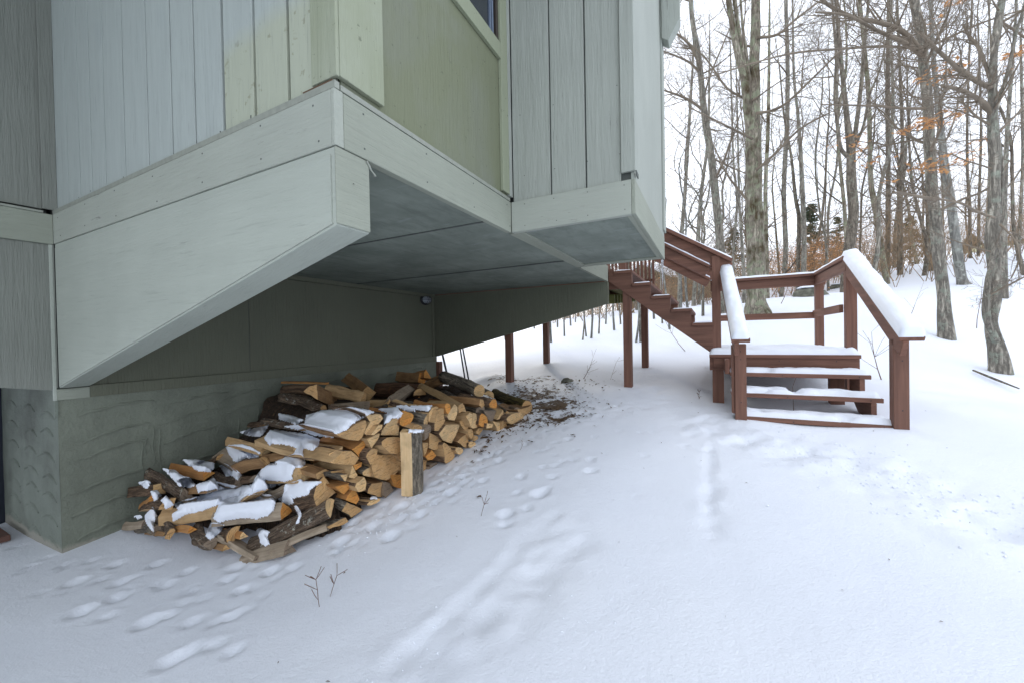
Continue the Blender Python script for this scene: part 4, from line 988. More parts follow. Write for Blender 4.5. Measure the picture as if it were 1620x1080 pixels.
# loose logs: u1 v1 u2 v2 thickness(px) shape side end roll | a1 a2 (depth) | label
FREE = """657 598 676 592 20 w split_orange end_orange 10 | 3.50 3.3 | orange wedge log topmost at the far back of the pile
632 596 668 598 19 b split_brown end_orange 20 | 3.75 3.35 | long side of a brown block behind the topmost orange wedge
496 618 528 632 24 w split_brown end_tan 30 | 3.05 3.45 | pinkish faced split log sitting high beside the dark wall
518 616 576 630 19 g split_tan end_tan 0 | 3.4 3.05 | knotty twisted pale log on top, right of the pinkish split log
444 628 512 648 18 g bark_lichen end_tan 0 | 3.7 3.2 | ragged bark covered log at the back left of the heap
448 618 500 616 20 r bark end_grey 0 | 3.8 3.5 | dark bark log against the wall under the thin board
447 604 518 606 5 s split_orange end_orange 0 | 3.9 3.5 | thin flat brown board lying on the back of the heap
553 600 582 622 21 b split_brown end_tan 40 | 3.7 3.25 | square block tipped on end at the back of the heap
594 617 664 618 27 r bark_red end_orange 0 | 3.5 3.05 | thick rotten log with orange crumbs at the back
618 636 648 616 16 b split_grey end_grey 35 | 2.75 3.05 | weathered square billet lying diagonally on the top
655 622 664 620 19 h split_brown end_brown 0 | 3.05 2.85 | brown rounded stub beside the diagonal weathered billet
524 644 580 640 15 b split_grey end_grey 10 | 3.3 2.85 | grey flat sided log just above the big snow patch
582 638 618 638 17 w split_tan end_tan 0 | 3.1 2.75 | tan split log right of the grey flat sided log
685 602 720 600 10 w bark_moss end_tan 0 | 3.55 3.1 | short olive log far back by the dark poles
674 612 708 602 15 g split_brown end_tan 0 | 3.3 2.9 | knobbly split log below the short olive log
666 610 733 646 13 w split_tan end_pale 15 | 2.95 2.06 | long smooth pale split log sloping down to the right
702 596 759 618 22 r bark_grey end_pale 0 | 2.95 2.32 | smooth grey round log with a clean pale end on top
760 617 775 623 15 h bark_grey end_pale 30 | 2.75 2.42 | short round log tucked behind the clean pale end
700 622 760 650 16 r bark_grey end_grey 0 | 2.9 2.02 | long grey bark log sloping right under the smooth round log
783 621 834 641 17 r bark_moss end_tan 0 | 2.65 1.93 | yellow mossy round log at the far right end
790 646 818 650 13 r bark end_grey 0 | 2.4 1.95 | dark log beneath the yellow mossy log
786 640 802 652 5 r bark_grey end_tan 0 | 2.3 1.97 | thin stick end under the mossy log
804 662 822 662 14 h bark end_pale 0 | 2.3 1.90 | bark topped half log at the right foot of the pile
418 664 484 676 15 h bark_lichen end_tan 0 | 3.5 2.95 | flaky bark slab with a snow pool and splinters
363 696 420 712 17 w split_tan end_pale -15 | 3.70 3.1 | long pale splintered log pointing at the foundation wall
417 693 508 716 17 s split_tan end_tan -12 | 3.15 2.42 | wide flat snow topped board like log in the middle
374 741 420 729 19 h split_brown end_tan 60 | 3.25 2.95 | tan log with ribbed split grain, left of centre
412 726 455 722 15 w split_brown end_grey 0 | 3.15 2.8 | brown split log in the gap below the snow topped board
425 748 484 748 28 b split_tan end_pale 8 | 2.95 2.45 | bright squared log face under the snow bridge
417 779 456 772 17 g split_grey end_grey 0 | 2.9 2.6 | grey stub between the two largest snow patches
462 786 512 778 40 q split_tan end_tan -25 | 2.6 2.25 | large quarter log with a pale front corner and torn snow
344 817 452 806 31 w split_grey end_orange -8 | 2.98 2.48 | thick snow capped log with a rusty orange end
398 862 522 800 32 H bark_lichen end_pale 150 | 2.62 2.18 | big bark log with pale lichen at the foot of the heap
412 878 458 866 27 w split_grey end_grey 10 | 2.52 2.32 | weathered grey log half buried below the big bark log
366 856 412 882 14 s split_grey end_grey 25 | 2.75 2.5 | grooved grey slab sliding out at the lowest corner
366 842 386 846 13 w split_orange end_pale 0 | 2.85 2.65 | small orange wedge under the thick snow capped log
456 862 518 834 15 w split_grey end_grey 20 | 2.36 2.2 | dark weathered log in the snow under the big bark log
262 815 350 803 29 w split_tan end_pale -10 | 3.42 2.98 | long pale log under a snow drift at the left
240 752 296 786 28 H bark_lichen end_grey 55 | 3.8 3.35 | bark faced half log leaning towards the foundation
275 738 330 748 20 w split_orange end_orange -20 | 3.85 3.4 | rusty orange split log second from the wall
212 777 252 773 20 b bark end_pale 10 | 3.9 3.6 | short log at the far left with a pale sawn end
236 792 244 786 15 w split_orange end_orange 0 | 3.65 3.5 | tiny orange wedge behind the left end
242 800 266 798 21 q split_tan end_tan 20 | 3.55 3.3 | stubby tan log standing askew at the left end
208 830 232 828 15 w split_grey end_grey 0 | 3.85 3.6 | grey split log low at the left edge
228 835 250 838 18 r bark_grey end_grey 0 | 3.65 3.4 | small round grey log end by the left snow
250 826 270 842 15 g bark_lichen end_tan 0 | 3.45 3.2 | rough barked stub by the left snow
268 838 304 836 13 w split_orange end_orange -8 | 3.35 3.05 | flat orange billet at ground level on the left
244 842 262 844 8 w split_brown end_brown 0 | 3.5 3.3 | brown chip flat on the ground at the left
318 840 336 856 20 g bark_lichen end_grey 0 | 3.05 2.8 | grey barked piece poking down into the snow
345 848 368 846 26 h split_brown end_tan -60 | 2.95 2.72 | curved brown half log facing forward near the ground
336 862 358 866 11 w split_brown end_brown 0 | 2.9 2.7 | brown splinter wedged at the snow edge
338 754 376 764 19 g bark_lichen end_grey 0 | 3.5 3.15 | round lichened log with a dark rotten end
350 716 380 732 15 s split_grey end_grey -30 | 3.75 3.4 | grey edged slab under a smooth snow cushion
330 730 350 722 14 h split_brown end_tan 0 | 3.85 3.65 | brown arch of a log against the foundation
398 671 424 668 14 h split_tan end_tan 0 | 3.8 3.5 | tan rounded log top beside the foundation wall
380 752 402 756 13 g bark end_grey 0 | 3.25 3.0 | dark bark strip beside the main snow slide
455 740 470 736 10 w split_brown end_brown 0 | 2.85 2.7 | brown stub under the squared board
590 652 616 648 12 g bark end_grey 0 | 2.85 2.45 | dark bark piece poking from the upper snow
616 640 660 644 14 r bark_grey end_tan 0 | 2.9 2.45 | grey round log under the small upper snow patch
655 648 680 662 22 r bark_grey end_pale 0 | 2.5 2.14 | scaly grey bark round at the top of the front face
610 646 640 664 20 r bark_grey end_tan 0 | 2.6 2.2 | grey bark round behind the orange half round end
680 634 706 640 11 w split_orange end_orange 0 | 2.8 2.3 | orange splinters under the long pale split log
500 664 560 672 20 r bark_grey end_grey 0 | 2.95 2.5 | grey log under the biggest snow patch
540 664 578 668 20 b split_tan end_tan 0 | 2.75 2.4 | tan log under the right of the biggest snow patch
300 776 336 772 16 w split_brown end_grey 0 | 3.45 3.1 | brown log buried by drifted snow on the left
386 790 412 770 22 w split_tan end_tan 0 | 3.0 2.7 | tan log buried under the snow slide""".split('\n')
seed = 500
for l in FREE:
    f, dd, lab = [x.strip() for x in l.split('|')]; f = f.split(); u1, v1, u2, v2, th = map(float, f[:5]); a1, a2 = map(float, dd.split()); seed += 1
    P = hw(*bp(u1, v1, a=a1)); Q = hw(*bp(u2, v2, a=a2)); eye = Vector((0, 0, H))
    dep = ((P+Q)/2-eye).dot(FW); r_ = th/2*dep/F_PX*.93
    for k_, X_ in enumerate((P, Q)):
        X_ += ((X_-eye).normalized())*r_*.55
    L0 = (Q-P).length
    if L0 < .30: P -= (Q-P).normalized()*(.34-L0)           # hidden rear end continues into the heap
    L0 = (Q-P).length
    # put the end nearest the viewer at local z = 0
    if (Q-eye).length < (P-eye).length: P, Q = Q, P
    zd = (Q-P).normalized(); xh = Vector((0, 0, 1)).cross(zd); xh = xh if xh.length > .1 else Vector((1, 0, 0))
    xh = Matrix.Rotation(math.radians(float(f[8])), 3, zd) @ xh
    kind = f[5]; side, end = f[6], f[7]
    if end == 'end_brown': end = 'end_tan'
    br = side.startswith('bark'); bkm = side if br else 'bark'; spm = side if not br else 'split_brown'
    bm = log_mesh(shape(kind, r_, seed), L0, seed, nz=8, rough=.16 if kind == 'g' else .06 if br else .05, barkmode='all' if (br and kind in 'rg') else 'auto' if kind in 'hHq' else ('none' if not br else 'all'), bend=.03 if kind == 'g' else .012)
    place_log(bm, [end, spm, bkm], P, zd, xh, lab, GRP)
    for X_ in (P, Q, (P+Q)/2):
        a_, b_ = wxy(X_.x, X_.y); LOGP.append((a_, b_, X_.z-H))
# the upright stake that holds the front of the pile
af = 1.99; st_b = hw(*bp(653, 780, a=af)); st_t = hw(*bp(651, 680.5, a=af)); hh_ = (st_t-st_b).length
bm = log_mesh([Vector(p) for p in ((-.073, -.045), (-.073, .03), (.004, .055), (.045, .05), (.072, .03), (.078, 0), (.066, -.03), (.012, -.052))], hh_, 77, nz=10, rough=.03, barkmode='none', bend=.004)
for f in bm.faces:
    if f.material_index == 1 and f.calc_center_median().x > .008: f.material_index = 2
stake = place_log(bm, ['end_pale', 'split_stake', 'bark_stake'] if False else ['end_pale', 'split_pale', 'bark_grey'], st_b, (st_t-st_b), RT, 'upright split stake with one pale face and one bark face, standing before the pile', GRP)
# dark sheet added inside the heap to give the gaps their shade
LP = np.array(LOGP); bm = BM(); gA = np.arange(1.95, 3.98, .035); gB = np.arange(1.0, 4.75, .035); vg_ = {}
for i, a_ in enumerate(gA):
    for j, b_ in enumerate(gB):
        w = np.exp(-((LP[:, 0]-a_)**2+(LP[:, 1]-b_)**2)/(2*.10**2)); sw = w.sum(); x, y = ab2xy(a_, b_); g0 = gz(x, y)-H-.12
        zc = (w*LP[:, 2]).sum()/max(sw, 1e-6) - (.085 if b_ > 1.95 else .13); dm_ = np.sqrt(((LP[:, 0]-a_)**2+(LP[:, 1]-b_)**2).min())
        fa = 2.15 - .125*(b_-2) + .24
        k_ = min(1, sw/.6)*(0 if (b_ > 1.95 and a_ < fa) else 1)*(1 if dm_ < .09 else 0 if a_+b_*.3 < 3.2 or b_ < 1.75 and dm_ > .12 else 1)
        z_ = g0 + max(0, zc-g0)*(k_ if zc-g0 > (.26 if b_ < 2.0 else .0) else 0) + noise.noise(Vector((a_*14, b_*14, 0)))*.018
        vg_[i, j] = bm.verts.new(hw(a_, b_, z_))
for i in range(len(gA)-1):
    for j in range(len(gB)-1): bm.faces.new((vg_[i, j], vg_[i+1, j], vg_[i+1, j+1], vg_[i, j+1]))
core = link('gap_shade_sheet', bm, 'core', smooth=True); tag(core, 'added dark sheet standing in for shade in the gaps of the firewood heap', 'shade filler', kind='stuff')

# ------------------------------------------------------------------ snow lying on the firewood, draped over the logs
bpy.context.view_layer.update()
bv_v, bv_f = [], []
for o in LOGOBJ:
    mw = o.matrix_world; off = len(bv_v); bv_v += [mw @ v_.co for v_ in o.data.vertices]; bv_f += [[off+i for i in p.vertices] for p in o.data.polygons]
off = len(bv_v); bv_v += [v_.co.copy() for v_ in core.data.vertices]; bv_f += [[off+i for i in p.vertices] for p in core.data.polygons]
tree = BVHTree.FromPolygons(bv_v, bv_f)
SN = """485 657 510 649 527 648 555 644 574 647 591 651 575 659 568 663 555 671 548 679 543 681 530 686 527 691 499 688 471 679 451 674 482 671
418 693 427 681 435 680 471 685 485 687 505 695 504 703 495 711 479 707 478 717 483 732 478 738 467 738 461 751 462 757 438 767 422 772 413 780 398 780 398 768 407 751 415 742 427 734 458 721 465 718 471 708 454 703 432 700 427 703
380 683 424 672 420 680 412 689 399 689 391 687
358 707 362 704 382 703 397 707 411 716 408 722 386 724 376 730 370 728 362 716
441 654 460 657 479 664 468 670 442 662
258 741 278 744 289 753 300 756 309 766 302 770 284 768 271 754
290 727 309 727 339 732 338 739 333 746 311 743 298 734
311 767 338 756 342 762 360 766 373 769 344 776 318 784 313 776
273 798 300 789 344 777 380 769 398 767 398 781 360 787 349 796 322 806 296 812 280 821 274 823 273 812 283 807 278 800
349 793 360 788 404 780 427 783 437 789 432 807 424 814 407 820 393 818 380 818 360 822 348 826 338 820 343 807
451 767 476 759 480 762 508 762 490 774 488 781 462 788 464 796 456 797 438 788 449 782
406 839 412 835 420 839 426 841 421 848 426 860 420 863 413 858 410 847
466 800 470 801 477 813 471 828 469 827 473 815
229 815 241 802 248 815 242 827 243 840 240 838 232 827
255 791 263 784 271 794 275 798 262 804 260 797
239 777 248 775 255 783 249 788 244 791
220 763 233 759 238 763 234 771 230 771
213 817 221 814 224 817 218 820
334 827 354 830 347 842 333 853 327 849 326 842
599 647 627 644 637 654 631 661 621 660 612 668 608 670 608 657 617 653
627 642 642 641 656 647 656 650 640 648
649 642 683 641 677 649 660 647
348 737 356 733 380 748 376 758 367 751 358 752
360 737 382 751 374 757 362 745
646 679.5 670 680 669 683 647 683
500 862 508 854 512 850 504 858
528 850 540 838 544 838 532 848
588 785 595 785 596 788 586 788"""
def in_poly(x, y, P):
    c = False; j = len(P)-1
    for i in range(len(P)):
        if (P[i][1] > y) != (P[j][1] > y) and x < (P[j][0]-P[i][0])*(y-P[i][1])/(P[j][1]-P[i][1])+P[i][0]: c = not c
        j = i
    return c
def edge_d(x, y, P):
    best = 1e9
    for i in range(len(P)):
        (ax, ay), (bx_, by_) = P[i], P[(i+1) % len(P)]; L2 = (bx_-ax)**2+(by_-ay)**2 or 1e-9
        t = max(0, min(1, ((x-ax)*(bx_-ax)+(y-ay)*(by_-ay))/L2)); best = min(best, math.hypot(x-ax-t*(bx_-ax), y-ay-t*(by_-ay)))
    return best
bm = BM(); eye = Vector((0, 0, H))
for si, l in enumerate(SN.split('\n')):
    c = [float(x) for x in l.split()]; P = list(zip(c[::2], c[1::2])); st_ = 1.0
    us_ = np.arange(min(p[0] for p in P)-2, max(p[0] for p in P)+2, st_); vs_ = np.arange(min(p[1] for p in P)-2, max(p[1] for p in P)+2, st_)
    pos = {}; ed = {}
    for i, u in enumerate(us_):
        for j, v in enumerate(vs_):
            wob = 1.1*noise.noise(Vector((u*.22, v*.22, si)))
            ins = in_poly(u, v, P); e = edge_d(u, v, P)*(1 if ins else -1) + wob + .9
            if e < -.6: continue
            r_ = ray(u, v).normalized(); hit = tree.ray_cast(eye, r_, 8)
            ha = heap_a(u, v); ref = hw(*bp(u, v, a=ha)); p = hit[0]
            if p is None or abs((p-eye).length-(ref-eye).length) > .75: p = ref
            pos[i, j] = p; ed[i, j] = e
    if len(pos) < 5: continue
    dist = {k: (pos[k]-eye).length for k in pos}
    hit0 = dict(dist)
    for it in range(10):                       # settle: snow bridges small gaps between the logs
        nd = {}
        for (i, j), d in dist.items():
            nb = [dist[q] for q in ((i+1, j), (i-1, j), (i, j+1), (i, j-1)) if q in dist]
            lim = min(1, max(0, ed[i, j])/4); nd[i, j] = d*(1-.75*lim) + (sum(nb)/len(nb) if nb else d)*.75*lim
        dist = {k: min(nd[k], hit0[k]) for k in nd}
    V = {}
    for (i, j), d in dist.items():
        r_ = ray(us_[i], vs_[j]).normalized(); e = max(0, ed[i, j]); tck = .055*(1-math.exp(-e/3.0))
        p = eye + r_*(d-.004-tck*.55) + Vector((0, 0, tck*.45))
        V[i, j] = bm.verts.new(p)
    for (i, j) in list(V):
        q = [(i, j), (i+1, j), (i+1, j+1), (i, j+1)]
        if all(k in V for k in q): f = bm.faces.new([V[k] for k in q]); f.smooth = True
bmesh.ops.delete(bm, geom=[v_ for v_ in bm.verts if not v_.link_faces], context='VERTS')
sn = link('snow_on_firewood', bm, 'snow'); tag(sn, 'patches of settled snow draped over the left side of the firewood heap', 'snow', kind='stuff')

# ------------------------------------------------------------------ snow lying on the stairs
def snowcap(bm, P, Q, w, th, seed, ns=None, nw=9, edge=.018, amp=.35, bare=0.0, out=0.0, vertical=Vector((0, 0, 1))):
    """a rounded cushion along P-Q (unrotated house points), width w, thickness th"""
    P, Q = Vector(P), Vector(Q); L_ = (Q-P).length; d = (Q-P).normalized(); s_ = d.cross(vertical).normalized(); n_2 = s_.cross(d).normalized()
    ns = ns or max(8, int(L_/.022)); nw = max(nw, int(w/.022)); g_ = {}
    for i in range(ns+1):
        for j in range(nw+1):
            x = L_*i/ns; y = w*(j/nw-.5)
            n1 = noise.noise(Vector((x*7+seed*9, y*7, seed))); n2 = noise.noise(Vector((x*28, y*28+seed*5, 3)))
            ex = min(x, L_-x); ey = w/2-abs(y); e = min(ex, ey)
            pr_ = math.sqrt(max(0, 1-(1-min(1, e/max(edge, th*.9)))**2))
            h = th*pr_*(1+amp*n1+.12*n2)
            if bare: h *= min(1, max(0, (n1+.5-bare)*4))
            bulge = out*pr_*(1 if abs(y) > w*.2 else 0)*(1 if y > 0 else -1)*(1 if j in (0, nw) else .5)
            g_[i, j] = bm.verts.new(RZ @ (P + d*x + s_*(y+bulge) + n_2*(h-(.002 if pr_ < .05 else 0))))
    for i in range(ns):
        for j in range(nw): f = bm.faces.new((g_[i, j], g_[i+1, j], g_[i+1, j+1], g_[i, j+1])); f.smooth = True
bm = BM(); e_ = .001
def rl(P, Q): return hl(P[0], P[1], P[2]+e_), hl(Q[0], Q[1], Q[2]+e_)
snowcap(bm, *rl(RR0, RR1), .150, .085, 1, edge=.05, amp=.25, out=.006); snowcap(bm, *rl(LR0, LR1), .138, .065, 2, edge=.04, amp=.2)
snowcap(bm, *rl((-1.30, 5.22, .772), (-1.30, 6.57, .772)), .145, .03, 3); snowcap(bm, *rl((-1.36, 6.515, .771), (0, 6.515, .771)), .14, .022, 4)
snowcap(bm, hl(.02, 5.70, LZ+e_), hl(-1.27, 5.70, LZ+e_), 1.72, .055, 5, edge=.03, amp=.45)
for k in range(3):
    b_ = 4.58-.28*k; z_ = LZ-.17*(k+1)+e_; snowcap(bm, hl(-.17, b_+.145, z_), hl(-1.27, b_+.145, z_), .25, .040, 6+k, edge=.02, amp=.4, bare=.06)
for k in range(5):
    z_ = .126+.175*k+e_; a_ = -.018+.229*k; snowcap(bm, hl(a_+.105, 5.14, z_), hl(a_+.105, 6.42, z_), .21, .014, 12+k, amp=.6)
for b_ in (5.20, 6.40):
    snowcap(bm, *rl((-.225, b_, .848), (1.25, b_, .845+sl_*1.475)), .11, .018, 20+b_, amp=.5)
    snowcap(bm, *rl((0.0, b_, .80), (1.25, b_, .80+sl_*1.25)), .09, .016, 30+b_, amp=.5)
snowcap(bm, hl(1.15, 6.1, .827), hl(4.5, 6.1, .827), 1.8, .03, 40, ns=60)
ss = link('snow_on_stairs', bm, 'snow'); tag(ss, 'soft snow lying on the treads, landing and handrails', 'snow', kind='stuff')
# ================================================================== TREES
def grow(rng, p, d, L, r, lvl, out, maxl, up=.12, wob=.22, dens=1.0):
    n = max(3, min(7, int(L/.28)+2)); pts = [p]; rad = [r]; q = p.copy(); dd = d.normalized(); kids = []
    for i in range(n):
        t = (i+1)/n
        dd = (dd + Vector((rng.gauss(0, wob), rng.gauss(0, wob), rng.gauss(0, wob)+up))*.55).normalized()
        q = q + dd*(L/n); pts.append(q.copy()); rad.append(max(.0016, r*(1-.78*t))); kids.append((q.copy(), dd.copy(), rad[-1], t))
    out.append((pts, rad, lvl))
    if lvl >= maxl: return
    cnt = {0: 9, 1: 7, 2: 5, 3: 4}.get(lvl, 3); cnt = max(2, int(cnt*dens*rng.uniform(.7, 1.3)))
    for _ in range(cnt):
        i = min(n-1, int(rng.uniform(.15, 1.0)*n)); k, kd, kr, t = kids[i]
        ax = kd.orthogonal().normalized(); ax = Matrix.Rotation(rng.uniform(0, 2*math.pi), 3, kd) @ ax
        nd = Matrix.Rotation(math.radians(rng.uniform(28, 62)), 3, ax) @ kd
        grow(rng, k, nd, L*rng.uniform(.38, .62)*(1.05-.35*t), kr*rng.uniform(.4, .65), lvl+1, out, maxl, up, wob, dens)
def smooth_pts(pts, rad, k=3):
    P, R = [], []
    n = len(pts)
    for i in range(n-1):
        p0 = pts[max(0, i-1)]; p1 = pts[i]; p2 = pts[i+1]; p3 = pts[min(n-1, i+2)]
        for j in range(k):
            t = j/k; P.append(.5*((2*p1)+(p2-p0)*t+(2*p0-5*p1+4*p2-p3)*t*t+(-p0+3*p1-3*p2+p3)*t*t*t)); R.append(rad[i]*(1-t)+rad[i+1]*t)
    P.append(pts[-1]); R.append(rad[-1]); return P, R
def lumpy_tube(bm, pts, rad, sides, amp, seed, mi=0):
    rings = tube(bm, pts, rad, sides, mi)
    for k, rg in enumerate(rings):
        c = pts[k]
        for v_ in rg:
            d = v_.co-c; n1 = noise.noise(Vector((v_.co.x*9+seed, v_.co.y*9, v_.co.z*2.2))); v_.co = c + d*(1+amp*n1)
def px_tree(name, label, stems, d, mt, seed, limbs=(), nbr=16, brl=1.6, maxl=3, leaves=0, flare=1.35, twig='twig', dens=1.0, group=None, dz=None, top=2.2, lump=.10, low=.15, extra_sides=12):
    """stems: list of polylines [(u, v, width_px), ...] from the base up; all at forward distance d"""
    rng = random.Random(seed); base = None; tb = BM(); cb = BM(); lb = BM(); SP = []
    for si, stm in enumerate(stems):
        pts, rad = [], []
        for i, q in enumerate(stm):
            u, v, w = q[:3]; dd = d + (q[3] if len(q) > 3 else 0) + (0 if dz is None else dz*i)
            p = wp(u, v, dd); pts.append(p); rad.append(.87*w/2*dd/F_PX/math.sqrt(1+((u-810)/F_PX)**2))
        if si == 0:
            base = Vector((pts[0].x, pts[0].y, gz(pts[0].x, pts[0].y)-.06)); below = pts[0].copy(); below.z = base.z
            if (pts[0].z - base.z) > .12: pts.insert(0, below); rad.insert(0, rad[0]*flare)
            else: pts[0] = below; rad[0] *= flare
        # carry the stem on above the picture
        dv = (pts[-1]-pts[-2]).normalized(); h_ = top*rng.uniform(.8, 1.2)
        dv = (dv*.6+Vector((0, 0, .5))).normalized()
        pts += [pts[-1]+dv*h_*.5, pts[-1]+dv*h_+Vector((rng.uniform(-.2, .2), rng.uniform(-.2, .2), 0))]; rad += [rad[-1]*.6, rad[-1]*.15]
        P, R = smooth_pts(pts, rad, 5); P = [p-base for p in P]; lumpy_tube(tb, P, R, extra_sides if R[0] > .04 else 7, lump, seed+si); SP.append((P, R))
    for lm in limbs:        # named limbs: (u, v, w, extra distance)
        pts = [wp(u, v, d+e)-base for u, v, w, e in lm]; rad = [w/2*(d+e)/F_PX*.8 for u, v, w, e in lm]
        P, R = smooth_pts(pts, rad, 4); tube(cb, P, R, 7)
        for _ in range(int(len(P)*1.1)):
            i = rng.randrange(1, len(P)); out = []; dv = (P[i]-P[i-1]).normalized(); ax = Matrix.Rotation(rng.uniform(0, 6.28), 3, dv) @ dv.orthogonal()
            grow(rng, P[i], Matrix.Rotation(math.radians(rng.uniform(25, 60)), 3, ax) @ dv, brl*.5*rng.uniform(.5, 1.2), R[i]*.45, 1, out, maxl, dens=dens)
            for a_, b_, l_ in out: tube(cb, a_, b_, 4 if l_ < 2 else 3, 0, False)
    tot = sum(len(P) for P, R in SP)
    for P, R in SP:
        m_ = max(3, int(nbr*len(P)/tot))
        for _ in range(m_):
            i = min(len(P)-2, int((low+(1-low)*rng.random()**.8)*len(P))); az_ = rng.uniform(0, 6.28); el = math.radians(rng.uniform(5, 50))
            dv = Vector((math.cos(az_)*math.cos(el), math.sin(az_)*math.cos(el), math.sin(el))); out = []
            grow(rng, P[i], dv, brl*rng.uniform(.5, 1.3), min(R[i]*.42, .035)*rng.uniform(.5, 1), 1, out, maxl, dens=dens)
            for a_, b_, l_ in out: tube(cb, a_, b_, 4 if l_ < 2 else 3, 0, False)
    o = thing(name, label, 'tree', base, 0, group); link('trunk', tb, mt, o, smooth=True); link('crown', cb, twig, o)
    return o, base
def leaf_clump(bm, c, n, spread, size, rng, flat_=.35):
    for _ in range(n):
        p = c + Vector((rng.gauss(0, spread), rng.gauss(0, spread), rng.gauss(0, spread*flat_))); a_ = rng.uniform(0, 6.28); s_ = size*rng.uniform(.6, 1.3)
        u_ = Vector((math.cos(a_), math.sin(a_), rng.uniform(-.5, .1))).normalized(); w_ = u_.cross(Vector((rng.uniform(-.5, .5), rng.uniform(-.5, .5), 1))).normalized()
        vs = [bm.verts.new(q) for q in (p-u_*s_, p+w_*s_*.4+Vector((0, 0, s_*.15)), p+u_*s_, p-w_*s_*.4+Vector((0, 0, s_*.15)))]
        bm.faces.new(vs)

# --- the trees one can tell apart, left to right
px_tree('maple_tree', 'slim grey leaning tree beside the bay, left of the mossy double trunk', [[(1146, 470, 17), (1140, 393, 16), (1133, 320, 15), (1124, 241, 14), (1114, 178, 12.5), (1107, 104, 11), (1096, 37, 9), (1091, -20, 8)]], 9.0, 'tb_grey', 21,
        limbs=[[(1108, 104, 6, 0), (1090, 70, 5, 0), (1068, 52, 4, -.2), (1048, 36, 3, -.4)], [(1114, 176, 6, 0), (1092, 160, 5, 0), (1070, 150, 4, -.1), (1046, 142, 3, -.3)], [(1112, 170, 4, 0), (1120, 130, 3, .1), (1140, 80, 3, .2), (1165, 20, 2, .3)], [(1126, 250, 4, 0), (1150, 262, 3, .2), (1180, 275, 2, .4)], [(1110, 120, 5, 0), (1092, 100, 4, 0), (1062, 86, 3, .2), (1045, 80, 2, .3)]], nbr=18, brl=1.5, dens=.9)
px_tree('maple_tree', 'thick mossy lichened double trunk tree behind the lower stair', [[(1199, 500, 42), (1197, 470, 34), (1196, 400, 33), (1194, 340, 32), (1193, 280, 31), (1192, 230, 30), (1193, 170, 23), (1194, 100, 19), (1195, 40, 18), (1196, -20, 16)],
        [(1189, 240, 17), (1183, 190, 15), (1178, 130, 15), (1166, 80, 13), (1157, 30, 11), (1150, -20, 9)], [(1184, 150, 10), (1174, 80, 9), (1166, 30, 8), (1160, -20, 7)], [(1192, 200, 8), (1184, 110, 7), (1176, 50, 5), (1171, -10, 4)]], 8.0, 'tb_maple', 22,
        limbs=[[(1196, 180, 6, -.2), (1235, 170, 5, -.3), (1280, 130, 4, -.4), (1330, 80, 3, -.5)], [(1196, 270, 6, -.2), (1225, 245, 5, -.4), (1265, 205, 4, -.6), (1310, 180, 3, -.7)], [(1198, 60, 6, -.1), (1230, 55, 5, -.2), (1260, 30, 4, -.3), (1300, 0, 3, -.3)],
               [(1186, 160, 5, .1), (1150, 140, 4, .2), (1118, 95, 3, .3), (1080, 60, 2, .4)], [(1190, 220, 5, -.2), (1160, 205, 4, -.5), (1130, 190, 3, -.8), (1090, 170, 2, -1)]], nbr=30, brl=1.7, flare=1.35, lump=.22, low=.05, extra_sides=16)
px_tree('maple_tree', 'curved dark trunk splitting into several upright stems in the middle of the grove', [[(1342, 466, 24), (1340, 420, 22), (1347, 370, 21), (1350, 330, 20), (1347, 290, 19), (1346, 235, 17), (1340, 190, 11), (1334, 130, 9), (1328, 70, 8), (1322, 0, 6)],
        [(1349, 240, 11), (1356, 190, 9), (1363, 130, 8), (1368, 70, 7), (1374, 0, 5)], [(1343, 250, 9), (1330, 235, 8), (1325, 200, 7), (1321, 150, 7), (1323, 90, 6), (1318, 20, 5)], [(1351, 235, 7), (1366, 200, 6), (1376, 150, 5), (1392, 110, 4)]], 10.0, 'tb_dark', 23, nbr=26, brl=1.6, dens=.8)
px_tree('maple_tree', 'knotty grey trunk crossed by long low boughs, third of the big trunks', [[(1497, 536, 28), (1494, 480, 26), (1487, 420, 26), (1480, 350, 25), (1474, 290, 23), (1471, 230, 23), (1468, 170, 22), (1462, 110, 21), (1458, 60, 20), (1448, 10, 19), (1440, -40, 17)]], 6.5, 'tb_grey', 24,
        limbs=[[(1462, 90, 11, 0), (1430, 52, 9, -.1), (1390, 36, 8, -.2), (1350, 28, 7, -.3), (1310, 8, 6, -.4), (1280, -20, 4, -.5)], [(1465, 92, 10, 0), (1430, 68, 8, -.2), (1390, 50, 6, -.4), (1340, 25, 5, -.6), (1290, 20, 3, -.8)],
               [(1455, 78, 5, 0), (1400, 74, 5, -.2), (1330, 78, 4, -.5), (1260, 84, 4, -.7), (1200, 98, 3, -.9), (1110, 126, 2.5, -1.2)], [(1470, 172, 6, 0), (1430, 172, 5, -.1), (1380, 168, 4, -.3), (1300, 166, 2, -.5)],
               [(1480, 318, 6, -.1), (1430, 306, 5, -.4), (1500, 317, 5, -.5)][:2] + [(1415, 305, 3, -.6)], [(1466, 60, 4, 0), (1490, 30, 3, .2), (1510, -10, 2, .3)]], nbr=22, brl=1.3, dens=.85, lump=.14, low=.25)
px_tree('beech_tree', 'smooth pale trunk leaning left just right of the knotty grey trunk', [[(1526, 460, 25), (1521, 440, 21), (1512, 380, 20), (1504, 320, 18), (1496, 270, 16), (1490, 220, 13), (1482, 150, 11), (1476, 80, 9), (1472, 0, 8)]], 9.5, 'tb_beech', 25, nbr=18, brl=1.5, dens=.8, lump=.04, low=.35)
